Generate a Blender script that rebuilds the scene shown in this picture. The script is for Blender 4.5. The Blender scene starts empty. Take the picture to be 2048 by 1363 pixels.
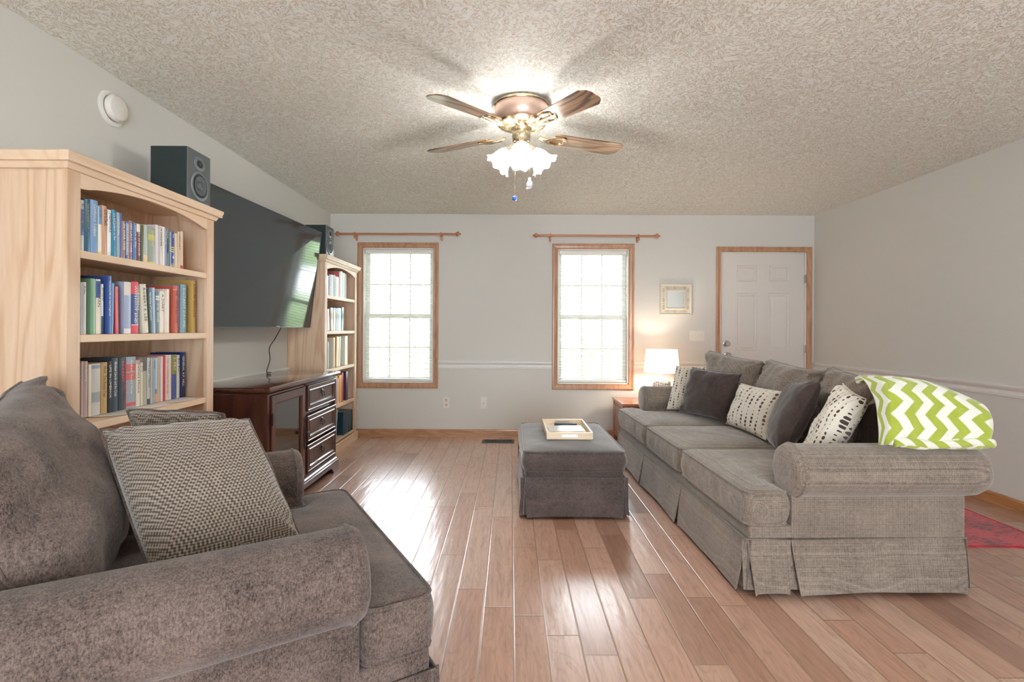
import bpy, bmesh, math, random
from mathutils import Vector, Matrix, noise
sc = bpy.context.scene
COL = sc.collection
R = math.radians
rnd = random.Random(7)

# ---------------------------------------------------------------- camera
cd = bpy.data.cameras.new('camera'); cam = bpy.data.objects.new('camera', cd); COL.objects.link(cam)
cd.sensor_width = 36.0; cd.lens = 1020/2048*36
cd.shift_x = 3/2048; cd.shift_y = -25.5/2048
cd.clip_start = 0.05
cam.matrix_world = Matrix.Translation((0, 0, 1.19)) @ Matrix.Rotation(R(90), 4, 'X') @ Matrix.Rotation(R(0.25), 4, 'Z')
sc.camera = cam
# ---------------------------------------------------------------- world, exposure
sc.view_settings.view_transform = 'Standard'; sc.view_settings.look = 'None'
sc.view_settings.exposure = 0.95; sc.view_settings.gamma = 1.0; sc.view_settings.use_curve_mapping = False
SKY = 8.0
w = bpy.data.worlds.new('sky'); sc.world = w; w.use_nodes = True
bg = w.node_tree.nodes['Background']; bg.inputs[0].default_value = (0.86, 0.94, 1.0, 1); bg.inputs[1].default_value = SKY
sc.cycles.max_bounces = 10; sc.cycles.diffuse_bounces = 6; sc.cycles.glossy_bounces = 4
sc.cycles.transmission_bounces = 6; sc.cycles.transparent_max_bounces = 12
sc.cycles.use_denoising = True; sc.cycles.sample_clamp_indirect = 6.0
sc.cycles.caustics_reflective = False; sc.cycles.caustics_refractive = False
FAN_W = 12.5; LAMP_W = 1.6

# ---------------------------------------------------------------- helpers
def lin(c):
    return tuple((x/255/12.92 if x/255 <= 0.04045 else ((x/255+0.055)/1.055)**2.4) for x in c[:3]) + (1.0,)
class NT:
    def __init__(s, name):
        s.m = bpy.data.materials.new(name); s.m.use_nodes = True; s.t = s.m.node_tree
        s.b = s.t.nodes['Principled BSDF']
    def n(s, typ, props=None, **ins):
        nd = s.t.nodes.new(typ)
        for k, v in (props or {}).items(): setattr(nd, k, v)
        for k, v in ins.items():
            key = int(k[1:]) if k[0] == '_' else k.replace('__', ' ')
            s.set(nd.inputs[key], v)
        return nd
    def set(s, sock, v):
        if isinstance(v, bpy.types.NodeSocket): s.t.links.new(v, sock)
        elif isinstance(v, bpy.types.Node): s.t.links.new(v.outputs[0], sock)
        else: sock.default_value = v
    def math(s, op, a, b=0.0, c=None):
        nd = s.n('ShaderNodeMath', {'operation': op}, _0=a, _1=b)
        if c is not None: s.set(nd.inputs[2], c)
        return nd.outputs[0]
    def coords(s, kind='Object', scale=(1, 1, 1), rot=(0, 0, 0), loc=(0, 0, 0)):
        tc = s.n('ShaderNodeTexCoord')
        mp = s.n('ShaderNodeMapping'); s.t.links.new(tc.outputs[kind], mp.inputs[0])
        mp.inputs[1].default_value = loc; mp.inputs[2].default_value = rot; mp.inputs[3].default_value = scale
        return mp.outputs[0]
    def noise(s, vec, scale, detail=2.0, rough=0.5, dist=0.0):
        return s.n('ShaderNodeTexNoise', None, Vector=vec, Scale=scale, Detail=detail, Roughness=rough, Distortion=dist).outputs[0]
    def ramp(s, fac, stops, interp='LINEAR'):
        nd = s.n('ShaderNodeValToRGB', None, Fac=fac); cr = nd.color_ramp; cr.interpolation = interp
        while len(cr.elements) < len(stops): cr.elements.new(0.5)
        for e, (p, c) in zip(cr.elements, stops):
            e.position = p; e.color = c if len(c) == 4 else (*c, 1)
        return nd.outputs[0]
    def mix(s, fac, a, b, mode='MIX'):
        nd = s.n('ShaderNodeMix', {'data_type': 'RGBA', 'blend_type': mode})
        s.set(nd.inputs[0], fac); s.set(nd.inputs[6], a); s.set(nd.inputs[7], b)
        return nd.outputs[2]
    def bump(s, h, strength=0.3, dist=0.002, prev=None):
        nd = s.n('ShaderNodeBump', None, Height=h, Strength=strength, Distance=dist)
        if prev is not None: s.set(nd.inputs['Normal'], prev)
        return nd.outputs[0]
    def out(s, **kw):
        for k, v in kw.items(): s.set(s.b.inputs[k.replace('__', ' ')], v)
        return s.m

def plain(name, col, rough=0.5, metal=0.0, spec=0.5, coat=0.0, var=0.0):
    t = NT(name)
    c = lin(col)
    if var:
        n = t.noise(t.coords(), 6, 3)
        t.out(Base__Color=t.mix(n, tuple(x*(1-var) for x in c[:3])+(1,), tuple(min(1, x*(1+var)) for x in c[:3])+(1,)))
    else: t.out(Base__Color=c)
    return t.out(Roughness=rough, Metallic=metal, Specular__IOR__Level=spec, Coat__Weight=coat)

def wood(name, c_light, c_dark, axis='Z', rough=0.4, coat=0.0, freq=1.0, contrast=1.0, bump=0.05, knots=False):
    t = NT(name)
    st = {'X': (1.2, 14, 14), 'Y': (14, 1.2, 14), 'Z': (14, 14, 1.2)}[axis]
    st2 = {'X': (0.7, 5, 5), 'Y': (5, 0.7, 5), 'Z': (5, 5, 0.7)}[axis]
    v = t.coords('Object', tuple(a*freq for a in st)); v2 = t.coords('Object', tuple(a*freq for a in st2))
    fine = t.noise(v, 5, 6, 0.6, 0.4)
    n2 = t.noise(v2, 1.0, 2, 0.5, 0.6)
    ring = t.math('SINE', t.math('MULTIPLY', n2, 60.0))
    ring = t.math('MULTIPLY_ADD', ring, 0.5, 0.5)
    ring = t.math('POWER', ring, 3.0)
    fac = t.math('ADD', t.math('MULTIPLY', fine, 0.7*contrast), t.math('MULTIPLY', ring, 0.35*contrast))
    col = t.ramp(fac, [(0.15, lin(c_light)), (0.85, lin(c_dark))])
    if knots:
        vo = t.n('ShaderNodeTexVoronoi', None, Vector=t.coords('Object', (1, 1, 1) if axis != 'Z' else (1, 1, .6)), Scale=2.2)
        k = t.ramp(vo.outputs['Distance'], [(0.0, (1, 1, 1, 1)), (0.045, (0, 0, 0, 1))])
        col = t.mix(k, col, lin(tuple(x*0.6 for x in c_dark)))
    t.out(Base__Color=col, Roughness=rough, Coat__Weight=coat, Coat__Roughness=0.1,
          Normal=t.bump(fine, bump, 0.002))
    return t.m

def fabric(name, c1, c2, c3=None, pitch=0.005, weave=0.5, bump=0.4, sheen=0.6, mottled=0.35, threads=True, speck=0.0):
    """woven upholstery: fine crossing threads, fuzz and large soft mottling"""
    t = NT(name)
    k = 2*math.pi/pitch
    sx = t.n('ShaderNodeSeparateXYZ', None, Vector=t.coords('Object'))
    fz = t.noise(t.coords(), 420, 2, 0.6)
    big = t.noise(t.coords(), 5.5, 4, 0.6, 0.3)
    mid = t.noise(t.coords(), 60, 3, 0.6)
    if threads: s_ = [t.math('MULTIPLY_ADD', t.n('ShaderNodeTexNoise', {'noise_dimensions': '1D'}, W=t.math('MULTIPLY', sx.outputs[i], 1.0/pitch), Scale=1.0, Detail=1.0).outputs[0], 5.0, -2.5) for i in range(3)]
    else: s_ = [t.math('SINE', t.math('MULTIPLY', sx.outputs[i], k)) for i in range(3)]
    tot = t.math('ADD', t.math('ADD', s_[0], s_[1]), s_[2])
    wv = t.math('MULTIPLY_ADD', tot, weave/3, 0.5)
    f = t.math('ADD', t.math('MULTIPLY', wv, 0.5), t.math('MULTIPLY', fz, 0.5))
    f = t.math('ADD', f, t.math('MULTIPLY', t.math('SUBTRACT', mid, 0.5), 0.35))
    f = t.math('ADD', f, t.math('MULTIPLY', t.math('SUBTRACT', big, 0.5), mottled))
    if speck: f = t.math('ADD', f, t.math('MULTIPLY', t.math('SUBTRACT', t.noise(t.coords('Object', (1, 1, .55)), 230, 3, 0.75), .5), speck))
    col = t.ramp(f, [(0.25, lin(c2)), (0.75, lin(c1))])
    nrm = t.bump(f, bump, 0.0015)
    t.out(Base__Color=col, Roughness=0.95, Specular__IOR__Level=0.1, Sheen__Weight=sheen, Sheen__Roughness=0.5, Normal=nrm)
    return t.m

def tag(o, label=None, cat=None, group=None, kind=None):
    if label: o['label'] = label
    if cat: o['category'] = cat
    if group: o['group'] = group
    if kind: o['kind'] = kind
    return o
def empty(name, loc=(0, 0, 0), rz=0.0, label=None, cat=None, group=None, kind=None):
    o = bpy.data.objects.new(name, None); COL.objects.link(o)
    o.location = loc; o.rotation_euler = (0, 0, rz); o.empty_display_size = 0.05
    return tag(o, label, cat, group, kind)

class MB:
    def __init__(s): s.bm = bmesh.new(); s.uv = None
    def box(s, x0, x1, y0, y1, z0, z1, bev=0.0, seg=2):
        b = bmesh.new()
        vs = [b.verts.new(p) for p in [(x0,y0,z0),(x1,y0,z0),(x1,y1,z0),(x0,y1,z0),(x0,y0,z1),(x1,y0,z1),(x1,y1,z1),(x0,y1,z1)]]
        for f in [(0,3,2,1),(4,5,6,7),(0,1,5,4),(1,2,6,5),(2,3,7,6),(3,0,4,7)]: b.faces.new([vs[i] for i in f])
        if bev:
            bmesh.ops.bevel(b, geom=b.edges[:], offset=bev, segments=seg, affect='EDGES', profile=0.6)
        s.add(b); return s
    def add(s, b, mat=None):
        if mat is not None: b.transform(mat)
        me = bpy.data.meshes.new('t'); b.to_mesh(me); b.free(); s.bm.from_mesh(me); bpy.data.meshes.remove(me)
    def grid(s, P, closed_u=False, closed_v=False, cap=False):
        """P[i][j] points -> quads"""
        V = [[s.bm.verts.new(p) for p in row] for row in P]
        n, m = len(V), len(V[0])
        for i in range(n if closed_u else n-1):
            for j in range(m if closed_v else m-1):
                q = [V[i][j], V[(i+1) % n][j], V[(i+1) % n][(j+1) % m], V[i][(j+1) % m]]
                if len(set(q)) == 4:
                    try: s.bm.faces.new(q)
                    except ValueError: pass
        if cap:
            try:
                s.bm.faces.new(V[0][::-1]); s.bm.faces.new(V[-1])
            except ValueError: pass
        return s
    def lathe(s, prof, n=24, c=(0, 0, 0), M=None, ripple=None):
        P = []
        for k in range(n):
            a = 2*math.pi*k/n; row = []
            for i, (r, z) in enumerate(prof):
                rr, zz = (r, z) if not ripple else ripple(r, z, a, i)
                p = Vector((rr*math.cos(a), rr*math.sin(a), zz))
                if M is not None: p = M @ p
                row.append(p + Vector(c))
            P.append(row)
        s.grid(P, closed_u=True); return s
    def tube(s, pts, r, n=8, closed=False, cap=True):
        pts = [Vector(p) for p in pts]; L = len(pts); P = []
        up = Vector((0, 0, 1)); prev = None
        for i, p in enumerate(pts):
            a = pts[(i-1) % L] if (closed or i > 0) else p
            b = pts[(i+1) % L] if (closed or i < L-1) else p
            d = (b-a).normalized() if (b-a).length > 1e-9 else Vector((1, 0, 0))
            if prev is None:
                q = d.cross(up)
                if q.length < 1e-3: q = d.cross(Vector((1, 0, 0)))
            else: q = prev - d*prev.dot(d)
            q.normalize(); prev = q; e = d.cross(q)
            rr = r[i] if isinstance(r, (list, tuple)) else r
            P.append([p + (q*math.cos(2*math.pi*k/n) + e*math.sin(2*math.pi*k/n))*rr for k in range(n)])
        s.grid(P, closed_u=closed, closed_v=True, cap=(cap and not closed)); return s
    def prism(s, poly, f, h0, h1, bev=0.0):
        """poly: 2D points; f(a,b,h)->3D"""
        b = bmesh.new()
        A = [b.verts.new(f(x, y, h0)) for x, y in poly]; B = [b.verts.new(f(x, y, h1)) for x, y in poly]
        b.faces.new(A[::-1]); b.faces.new(B); n = len(poly)
        for i in range(n): b.faces.new([A[i], A[(i+1) % n], B[(i+1) % n], B[i]])
        bmesh.ops.recalc_face_normals(b, faces=b.faces[:])
        if bev: bmesh.ops.bevel(b, geom=b.edges[:], offset=bev, segments=2, affect='EDGES')
        s.add(b); return s
    def frame(s, u0, u1, v0, v1, prof, f):
        """sweep prof [(inset, height)] round a rectangle with mitred corners; f(u,v,h)->3D"""
        P = []
        for (i, h) in prof:
            P.append([f(u0+i, v0+i, h), f(u1-i, v0+i, h), f(u1-i, v1-i, h), f(u0+i, v1-i, h)])
        s.grid(P, closed_v=True); return s
    def build(s, name, mat, parent=None, smooth=None, loc=None, mods=None):
        bmesh.ops.remove_doubles(s.bm, verts=s.bm.verts[:], dist=1e-6)
        bmesh.ops.recalc_face_normals(s.bm, faces=s.bm.faces[:])
        me = bpy.data.meshes.new(name); s.bm.to_mesh(me); s.bm.free()
        for m_ in (mat if isinstance(mat, (list, tuple)) else [mat]): me.materials.append(m_)
        if smooth is not None:
            me.polygons.foreach_set('use_smooth', [True]*len(me.polygons))
            me.update()
            if smooth < 180:
                me.set_sharp_from_angle(angle=R(smooth))
        o = bpy.data.objects.new(name, me); COL.objects.link(o)
        if parent is not None: o.parent = parent
        if loc is not None: o.location = loc
        return o

def mod(o, typ, **kw):
    m = o.modifiers.new(typ.lower(), typ)
    for k, v in kw.items(): setattr(m, k, v)
    return o
def struct(o): o['kind'] = 'structure'; return o
def text(s, size, mat, parent, loc, rot, sx=1.0, width=None, name='title', ext=0.0002):
    c = bpy.data.curves.new(name, 'FONT'); c.body = s; c.size = size; c.extrude = ext
    c.align_x = 'LEFT'; c.align_y = 'CENTER'; c.materials.append(mat); c.resolution_u = 1
    c.space_line = 0.85
    o = bpy.data.objects.new(name, c); COL.objects.link(o); o.parent = parent
    bpy.context.view_layer.update()
    me = bpy.data.meshes.new_from_object(o); COL.objects.unlink(o); bpy.data.objects.remove(o); bpy.data.curves.remove(c)
    o = bpy.data.objects.new(name, me); COL.objects.link(o); o.parent = parent
    o.location = loc; o.rotation_euler = rot; o.scale = (sx, 1, 1)
    return o

# ---------------------------------------------------------------- materials
def m_wall():
    t = NT('wall_paint')
    n = t.noise(t.coords(), 140, 3, 0.6)
    b = t.noise(t.coords(), 0.8, 2)
    return t.out(Base__Color=t.mix(b, lin((208, 207, 202)), lin((212, 211, 206))), Roughness=0.75, Specular__IOR__Level=0.25,
                 Normal=t.bump(n, 0.12, 0.001))
WALL = m_wall()
WHITE = plain('white_trim_paint', (222, 223, 221), 0.4, spec=0.4)
def m_ceiling():
    t = NT('stomped_ceiling_texture')
    v = t.coords()
    # stomp-brush marks: each patch of short strokes runs its own way
    wv = t.n('ShaderNodeVectorMath', {'operation': 'MULTIPLY_ADD'}, _0=t.n('ShaderNodeTexNoise', None, Vector=v, Scale=9.0, Detail=2.0).outputs[1], _1=(0.10, 0.10, 0), _2=v).outputs[0]
    def strokes(off, sc1):
        vo = t.n('ShaderNodeTexVoronoi', None, Vector=t.n('ShaderNodeVectorMath', {'operation': 'ADD'}, _0=wv, _1=(off, off*.7, 0)).outputs[0], Scale=sc1)
        ang = t.math('MULTIPLY', t.n('ShaderNodeSeparateColor', None, Color=vo.outputs['Color']).outputs[0], 6.283)
        rot = t.n('ShaderNodeVectorRotate', {'rotation_type': 'Z_AXIS'}, Vector=wv, Angle=ang).outputs[0]
        return t.noise(t.n('ShaderNodeMapping', None, Vector=rot, Scale=(26, 74, 1)).outputs[0], 1.0, 3, 0.6, 0.25)
    h = t.math('ADD', t.math('MULTIPLY', strokes(0.0, 11.0), .5), t.math('MULTIPLY', strokes(3.3, 8.0), .5))
    ridge = t.math('ABSOLUTE', t.math('SUBTRACT', h, 0.5))
    ridge = t.ramp(ridge, [(0.0, (0, 0, 0, 1)), (0.012, (0.65, .65, .65, 1)), (0.045, (1, 1, 1, 1))])
    big = t.noise(v, 1.6, 2)
    base = t.mix(big, lin((238, 242, 236)), lin((241, 244, 240)))
    col = t.mix(ridge, lin((196, 182, 158)), base)  # brownish tone paints the shade of the stroke recesses into the colour
    return t.out(Base__Color=col, Roughness=0.9, Specular__IOR__Level=0.1, Normal=t.bump(ridge, 0.6, 0.004))
CEIL = m_ceiling()
def m_floor():
    t = NT('hickory_planks')
    W = 0.127
    sx = t.n('ShaderNodeSeparateXYZ', None, Vector=t.coords('Object', loc=(50.02, 50.0, 0)))
    X, Y = sx.outputs[0], sx.outputs[1]
    xs = t.math('DIVIDE', X, W); ix = t.math('FLOOR', xs); fx = t.math('FRACT', xs)
    r1 = t.n('ShaderNodeTexWhiteNoise', {'noise_dimensions': '1D'}, W=ix).outputs[0]
    r2 = t.n('ShaderNodeTexWhiteNoise', {'noise_dimensions': '1D'}, W=t.math('ADD', ix, 31.7)).outputs[0]
    L = t.math('MULTIPLY_ADD', r2, 0.55, 0.62)
    ys = t.math('ADD', t.math('DIVIDE', Y, L), t.math('MULTIPLY', r1, 9.0)); iy = t.math('FLOOR', ys); fy = t.math('FRACT', ys)
    idv = t.n('ShaderNodeCombineXYZ', None, X=ix, Y=iy).outputs[0]
    wn = t.n('ShaderNodeTexWhiteNoise', {'noise_dimensions': '2D'}, Vector=idv)
    v1 = wn.outputs[0]; v2 = t.n('ShaderNodeSeparateColor', None, Color=wn.outputs[1]).outputs[1]
    ex = t.math('MULTIPLY', t.math('MINIMUM', fx, t.math('SUBTRACT', 1.0, fx)), W)
    ey = t.math('MULTIPLY', t.math('MINIMUM', fy, t.math('SUBTRACT', 1.0, fy)), L)
    e = t.math('MINIMUM', ex, ey)
    edge = t.ramp(t.math('DIVIDE', e, 0.004), [(0.0, (0, 0, 0, 1)), (0.35, (0.1, .1, .1, 1)), (1.0, (1, 1, 1, 1))])
    off = t.math('MULTIPLY', v1, 37.0)
    gv = t.n('ShaderNodeCombineXYZ', None, X=t.math('ADD', t.math('MULTIPLY', X, 30.0), off), Y=t.math('MULTIPLY', Y, 2.4), Z=off).outputs[0]
    fine = t.noise(gv, 2.2, 6, 0.65, 0.6)
    cv = t.n('ShaderNodeCombineXYZ', None, X=t.math('ADD', t.math('MULTIPLY', X, 7.0), off), Y=t.math('MULTIPLY', Y, 1.3), Z=off).outputs[0]
    cath = t.noise(cv, 1.0, 3, 0.55, 0.9)
    ring = t.math('POWER', t.math('MULTIPLY_ADD', t.math('SINE', t.math('MULTIPLY', cath, 75.0)), 0.5, 0.5), 5.0)
    base = t.ramp(v1, [(0.0, lin((158, 118, 100))), (0.10, lin((186, 146, 126))), (0.45, lin((202, 166, 147))), (0.75, lin((212, 181, 162))), (1.0, lin((194, 153, 133)))])
    base = t.mix(t.math('MULTIPLY', v2, 0.25), base, lin((190, 120, 88)))
    dk = t.mix(0.6, base, lin((104, 66, 44)))
    g = t.math('ADD', t.math('MULTIPLY', t.ramp(fine, [(0.42, (0, 0, 0, 1)), (0.7, (1, 1, 1, 1))]), 0.55), t.math('MULTIPLY', ring, 0.28))
    col = t.mix(g, base, dk)
    col = t.mix(edge, lin((150, 118, 96)), col)
    scr = t.noise(t.n('ShaderNodeCombineXYZ', None, X=t.math('MULTIPLY', X, 22.0), Y=t.math('MULTIPLY_ADD', Y, 3.2, off), Z=off).outputs[0], 1.0, 2, 0.5)
    b1 = t.bump(edge, 0.6, 0.0018)
    b2 = t.bump(scr, 0.20, 0.010, b1)
    b3 = t.bump(fine, 0.08, 0.001, b2)
    rg = t.math('MULTIPLY_ADD', fine, 0.12, 0.24)
    return t.out(Base__Color=col, Roughness=rg, Specular__IOR__Level=0.7, Coat__Weight=0.8, Coat__Roughness=0.21, Normal=b3, Coat__Normal=b2)
FLOOR = m_floor()
OAK = wood('oak_trim', (194, 152, 120), (156, 112, 82), 'Z', 0.35, 0.2, 1.2, 0.9)
OAKX = wood('oak_trim_horizontal', (194, 150, 116), (156, 110, 78), 'X', 0.35, 0.2, 1.2, 0.9)
OAKY = wood('oak_trim_depth', (186, 130, 84), (146, 96, 56), 'Y', 0.35, 0.2, 1.2, 0.9)
PINE = wood('pale_pine', (228, 203, 176), (200, 162, 130), 'Z', 0.5, 0.0, 0.7, 1.0)
PINEY = wood('pale_pine_boards', (230, 206, 178), (212, 180, 148), 'Y', 0.5, 0.0, 0.7, 0.8)
MAHOG = wood('dark_mahogany', (92, 52, 42), (56, 28, 24), 'Z', 0.28, 0.5, 0.8, 1.0, 0.02)
MAHOGT = wood('dark_mahogany_top', (88, 52, 44), (60, 32, 28), 'Y', 0.12, 0.8, 0.8, 1.0, 0.01)
ROD = wood('copper_brown_rod', (190, 128, 92), (164, 104, 72), 'X', 0.35, 0.2, 1, 0.6)
BLADE = wood('fan_blade_oak', (194, 154, 114), (84, 54, 38), 'X', 0.3, 0.5, 1.1, 1.4)
SOFA = fabric('sofa_tweed', (160, 147, 135), (86, 76, 69), pitch=0.0032, weave=0.45, mottled=0.35, speck=.5, sheen=0.35)
CHAIR = fabric('armchair_chenille', (130, 114, 107), (54, 45, 42), pitch=0.004, weave=0.08, sheen=0.25, mottled=0.6, speck=1.0, bump=0.5)
OTTO = fabric('ottoman_chenille', (106, 94, 90), (50, 43, 41), pitch=0.004, weave=0.12, mottled=0.4, speck=.7)
TWEED = fabric('basket_weave_tweed', (160, 146, 132), (72, 63, 57), pitch=0.0075, weave=1.3, mottled=0.2, bump=0.7, threads=False)
BROWN = fabric('brown_velour', (84, 70, 66), (42, 34, 33), pitch=0.003, weave=0.1, mottled=0.6, sheen=0.45)
BLACKP = plain('black_plastic', (22, 23, 25), 0.35)
SPK = plain('speaker_black_cabinet', (30, 46, 48), 0.45, var=0.15)
BRASS = plain('polished_brass', (232, 218, 188), 0.2, 1.0)
COPPER = plain('brushed_copper_housing', (216, 186, 170), 0.35, 0.7)
NICKEL = plain('brushed_nickel', (200, 196, 190), 0.25, 1.0)
PEWTER = plain('dark_pewter', (92, 94, 100), 0.3, 1.0)
def wm(o):
    M = Matrix.Translation(o.location) @ o.rotation_euler.to_matrix().to_4x4()
    return wm(o.parent) @ M if o.parent else M
_b0 = MB.build
def build_wc(s, name, mat, parent=None, smooth=None, wc=True, **k):
    if parent is not None and wc: s.bm.transform(wm(parent).inverted())
    return _b0(s, name, mat, parent, smooth, **k)
MB.build = build_wc
def build_at(mb, name, mat, loc, smooth=None):
    """a single-mesh thing in world coordinates whose origin sits at loc"""
    mb.bm.transform(Matrix.Translation(Vector(loc)).inverted())
    o = _b0(mb, name, mat, None, smooth); o.location = loc
    return o
CASING = [(0, 0), (0, .016), (.006, .02), (.018, .02), (.024, .014), (.046, .010), (.054, .012), (.058, .008), (.058, 0)]

# ---------------------------------------------------------------- room shell
XL, XR, YB, H, YR = -1.984, 3.335, 5.604, 2.44, -3.0
TH = 0.15
struct(MB().box(XL-TH, XR+TH, YR, YB+TH, -.1, 0).build('floor', FLOOR))
struct(MB().box(XL-TH, XR+TH, YR, YB+TH, H, H+.1).build('ceiling', CEIL))
struct(MB().box(XL-TH, XL, YR, YB+TH, 0, H).build('wall_left', WALL))
struct(MB().box(XR, XR+TH, YR, YB+TH, 0, H).build('wall_right', WALL))
WIN = [(-1.621, -.852, .588, 2.064), (.519, 1.295, .582, 2.060)]
DOOR = (2.313, 3.247, 0.0, 2.036)
b = MB()
xs = [XL, WIN[0][0], WIN[0][1], WIN[1][0], WIN[1][1], DOOR[0], DOOR[1], XR]
for i in range(0, 7, 2): b.box(xs[i], xs[i+1], YB, YB+TH, 0, H)
for (x0, x1, z0, z1) in WIN: b.box(x0, x1, YB, YB+TH, 0, z0); b.box(x0, x1, YB, YB+TH, z1, H)
b.box(DOOR[0], DOOR[1], YB, YB+TH, DOOR[3], H)
struct(b.build('wall_back', WALL))
REAR = (-0.6, 1.9, 2.1)  # unseen opening behind the camera, added and sized to let sky light in
b = MB(); b.box(XL, REAR[0], YR-TH, YR, 0, H); b.box(REAR[1], XR, YR-TH, YR, 0, H); b.box(REAR[0], REAR[1], YR-TH, YR, REAR[2], H)
struct(b.build('wall_rear', WALL))

def fy(u, v, h): return (u, YB-h, v)
def strip(prof, p0, p1, nrm, name, mat, kind=True):
    """moulding: prof [(out, z)] extruded from p0 to p1 (2D)"""
    p0, p1, nrm = Vector((*p0, 0)), Vector((*p1, 0)), Vector((*nrm, 0))
    b = MB(); P = [[p + nrm*o_ + Vector((0, 0, z)) for (o_, z) in prof] for p in (p0, p1)]
    b.grid(P, closed_v=True, cap=True)
    return struct(b.build(name, mat, smooth=None))
RAILP = [(0, .748), (.010, .748), (.012, .765), (.008, .772), (.008, .786), (.014, .795), (.022, .805), (.026, .815), (.026, .826), (.018, .832), (0, .832)]
BASEP = [(0, 0), (.026, 0), (.026, .008), (.022, .014), (.013, .018), (.013, .066), (.009, .075), (.004, .080), (0, .080)]
strip(RAILP, (-.793, YB), (.456, YB), (0, -1), 'trim_1', WHITE)
strip(RAILP, (1.355, YB), (2.258, YB), (0, -1), 'trim_2', WHITE)
strip(RAILP, (XL, YB), (-1.683, YB), (0, -1), 'trim_3', WHITE)
strip(RAILP, (XL, YR), (XL, YB), (1, 0), 'trim_4', WHITE)
strip(RAILP, (XR, YR), (XR, YB), (-1, 0), 'trim_5', WHITE)
strip(BASEP, (XL, YB), (2.25, YB), (0, -1), 'baseboard_back', OAKX)
strip(BASEP, (XL, YR), (XL, YB), (1, 0), 'baseboard_left', OAKY)
strip(BASEP, (XR, YR), (XR, YB), (-1, 0), 'baseboard_right', OAKY)

t = NT('window_glass')
tr = t.n('ShaderNodeBsdfTransparent'); gl = t.n('ShaderNodeBsdfGlossy', None, Roughness=0.02)
fr = t.n('ShaderNodeFresnel', None, IOR=1.45)
mx = t.n('ShaderNodeMixShader', None, _0=fr, _1=tr, _2=gl)
t.t.links.new(mx.outputs[0], t.t.nodes['Material Output'].inputs[0]); GLASS = t.m
t = NT('blind_slats'); df = t.n('ShaderNodeBsdfDiffuse', None, Color=lin((236, 235, 230))); tl = t.n('ShaderNodeBsdfTranslucent', None, Color=lin((240, 238, 228)))
mx = t.n('ShaderNodeMixShader', None, _0=0.35, _1=df, _2=tl); t.t.links.new(mx.outputs[0], t.t.nodes['Material Output'].inputs[0]); SLAT = t.m
VINYL = plain('white_vinyl', (228, 228, 224), 0.35)

for wi, (x0, x1, z0, z1) in enumerate(WIN):
    W = empty('window_%d' % (wi+1), ((x0+x1)/2, YB+.07, z0), kind='structure')
    MB().frame(x0-.06, x1+.06, z0-.06, z1+.06, CASING, fy).build('casing', OAK if 0 else OAK, W)
    j = MB()
    for (a0, a1, c0, c1) in ((x0, x0+.012, z0, z1), (x1-.012, x1, z0, z1), (x0, x1, z0, z0+.012), (x0, x1, z1-.012, z1)):
        j.box(a0, a1, YB-.002, YB+TH, c0, c1)
    j.build('jamb', VINYL, W)
    zm = (z0+z1)/2 - .012
    for nm, (c0, c1, y0) in (('upper_sash', (zm-.02, z1-.012, YB+.105)), ('lower_sash', (z0+.012, zm+.025, YB+.075))):
        s_ = MB(); a0, a1 = x0+.012, x1-.012; fw = .038
        s_.box(a0, a0+fw, y0, y0+.028, c0, c1); s_.box(a1-fw, a1, y0, y0+.028, c0, c1)
        s_.box(a0+fw, a1-fw, y0, y0+.028, c0, c0+fw); s_.box(a0+fw, a1-fw, y0, y0+.028, c1-fw, c1)
        iw = (a1-a0-2*fw)/3
        for k in (1, 2): s_.box(a0+fw+k*iw-.008, a0+fw+k*iw+.008, y0+.008, y0+.02, c0+fw, c1-fw)
        zc = (c0+c1)/2; s_.box(a0+fw, a1-fw, y0+.0085, y0+.0195, zc-.008, zc+.008)
        so = s_.build(nm, VINYL, W)
        MB().box(a0+fw-.003, a1-fw+.003, y0+.012, y0+.015, c0+fw-.003, c1-fw+.003).build('pane', GLASS, so)
    # the blind hangs inside the casing
    bx0, bx1 = x0+.018, x1-.016
    side = 'left' if wi == 0 else 'right'
    near = 'beside the small bookcase' if wi == 0 else 'beside the table lamp'
    B = empty('window_blind', ((x0+x1)/2, YB+.035, z0+.05), label='white slatted blind lowered in the window ' + near, cat='window blind', group='white window blinds')
    MB().box(bx0, bx1, YB+.018, YB+.052, z1-.052, z1-.014, .003).build('headrail', VINYL, B)
    s_ = MB(); n = 46; zb, zt = z0+.052, z1-.062
    for k in range(n):
        z = zb + (zt-zb)*k/(n-1)
        s_.grid([[(bx0+.004, YB+.022+.026*q, z+.0018*math.sin(math.pi*q)+.010*q) for q in (0, .5, 1)], [(bx1-.004, YB+.022+.026*q, z+.0018*math.sin(math.pi*q)+.010*q) for q in (0, .5, 1)]])
    s_.build('slats', SLAT, B)
    zr = z0+.022
    r_ = MB(); r_.grid([[(bx0, YB+.020, zr), (bx0, YB+.048, zr), (bx0, YB+.048, zr+.022), (bx0, YB+.020, zr+.022)], [(bx1, YB+.020, zr-.004), (bx1, YB+.048, zr-.004), (bx1, YB+.048, zr+.018), (bx1, YB+.020, zr+.018)]], closed_v=True, cap=True)
    r_.build('bottom_rail', VINYL, B)
    s_ = MB()
    for q in (.1, .5, .9):
        x = bx0+(bx1-bx0)*q
        s_.tube([(x, YB+.0205, z0+.04), (x, YB+.0205, z1-.05)], .0008, 4)
    s_.build('ladder_cord', VINYL, B)
    xx = bx0+(bx1-bx0)*.84
    MB().tube([(xx, YB+.012, z1-.06), (xx, YB+.012, (z0+z1)/2+.02)], .0022, 6).lathe([(0, 0), (.005, .002), (.006, .016), (.002, .022), (0, .022)], 8, (xx, YB+.012, (z0+z1)/2)).build('pull_cord', SLAT, B, smooth=60)

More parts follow.
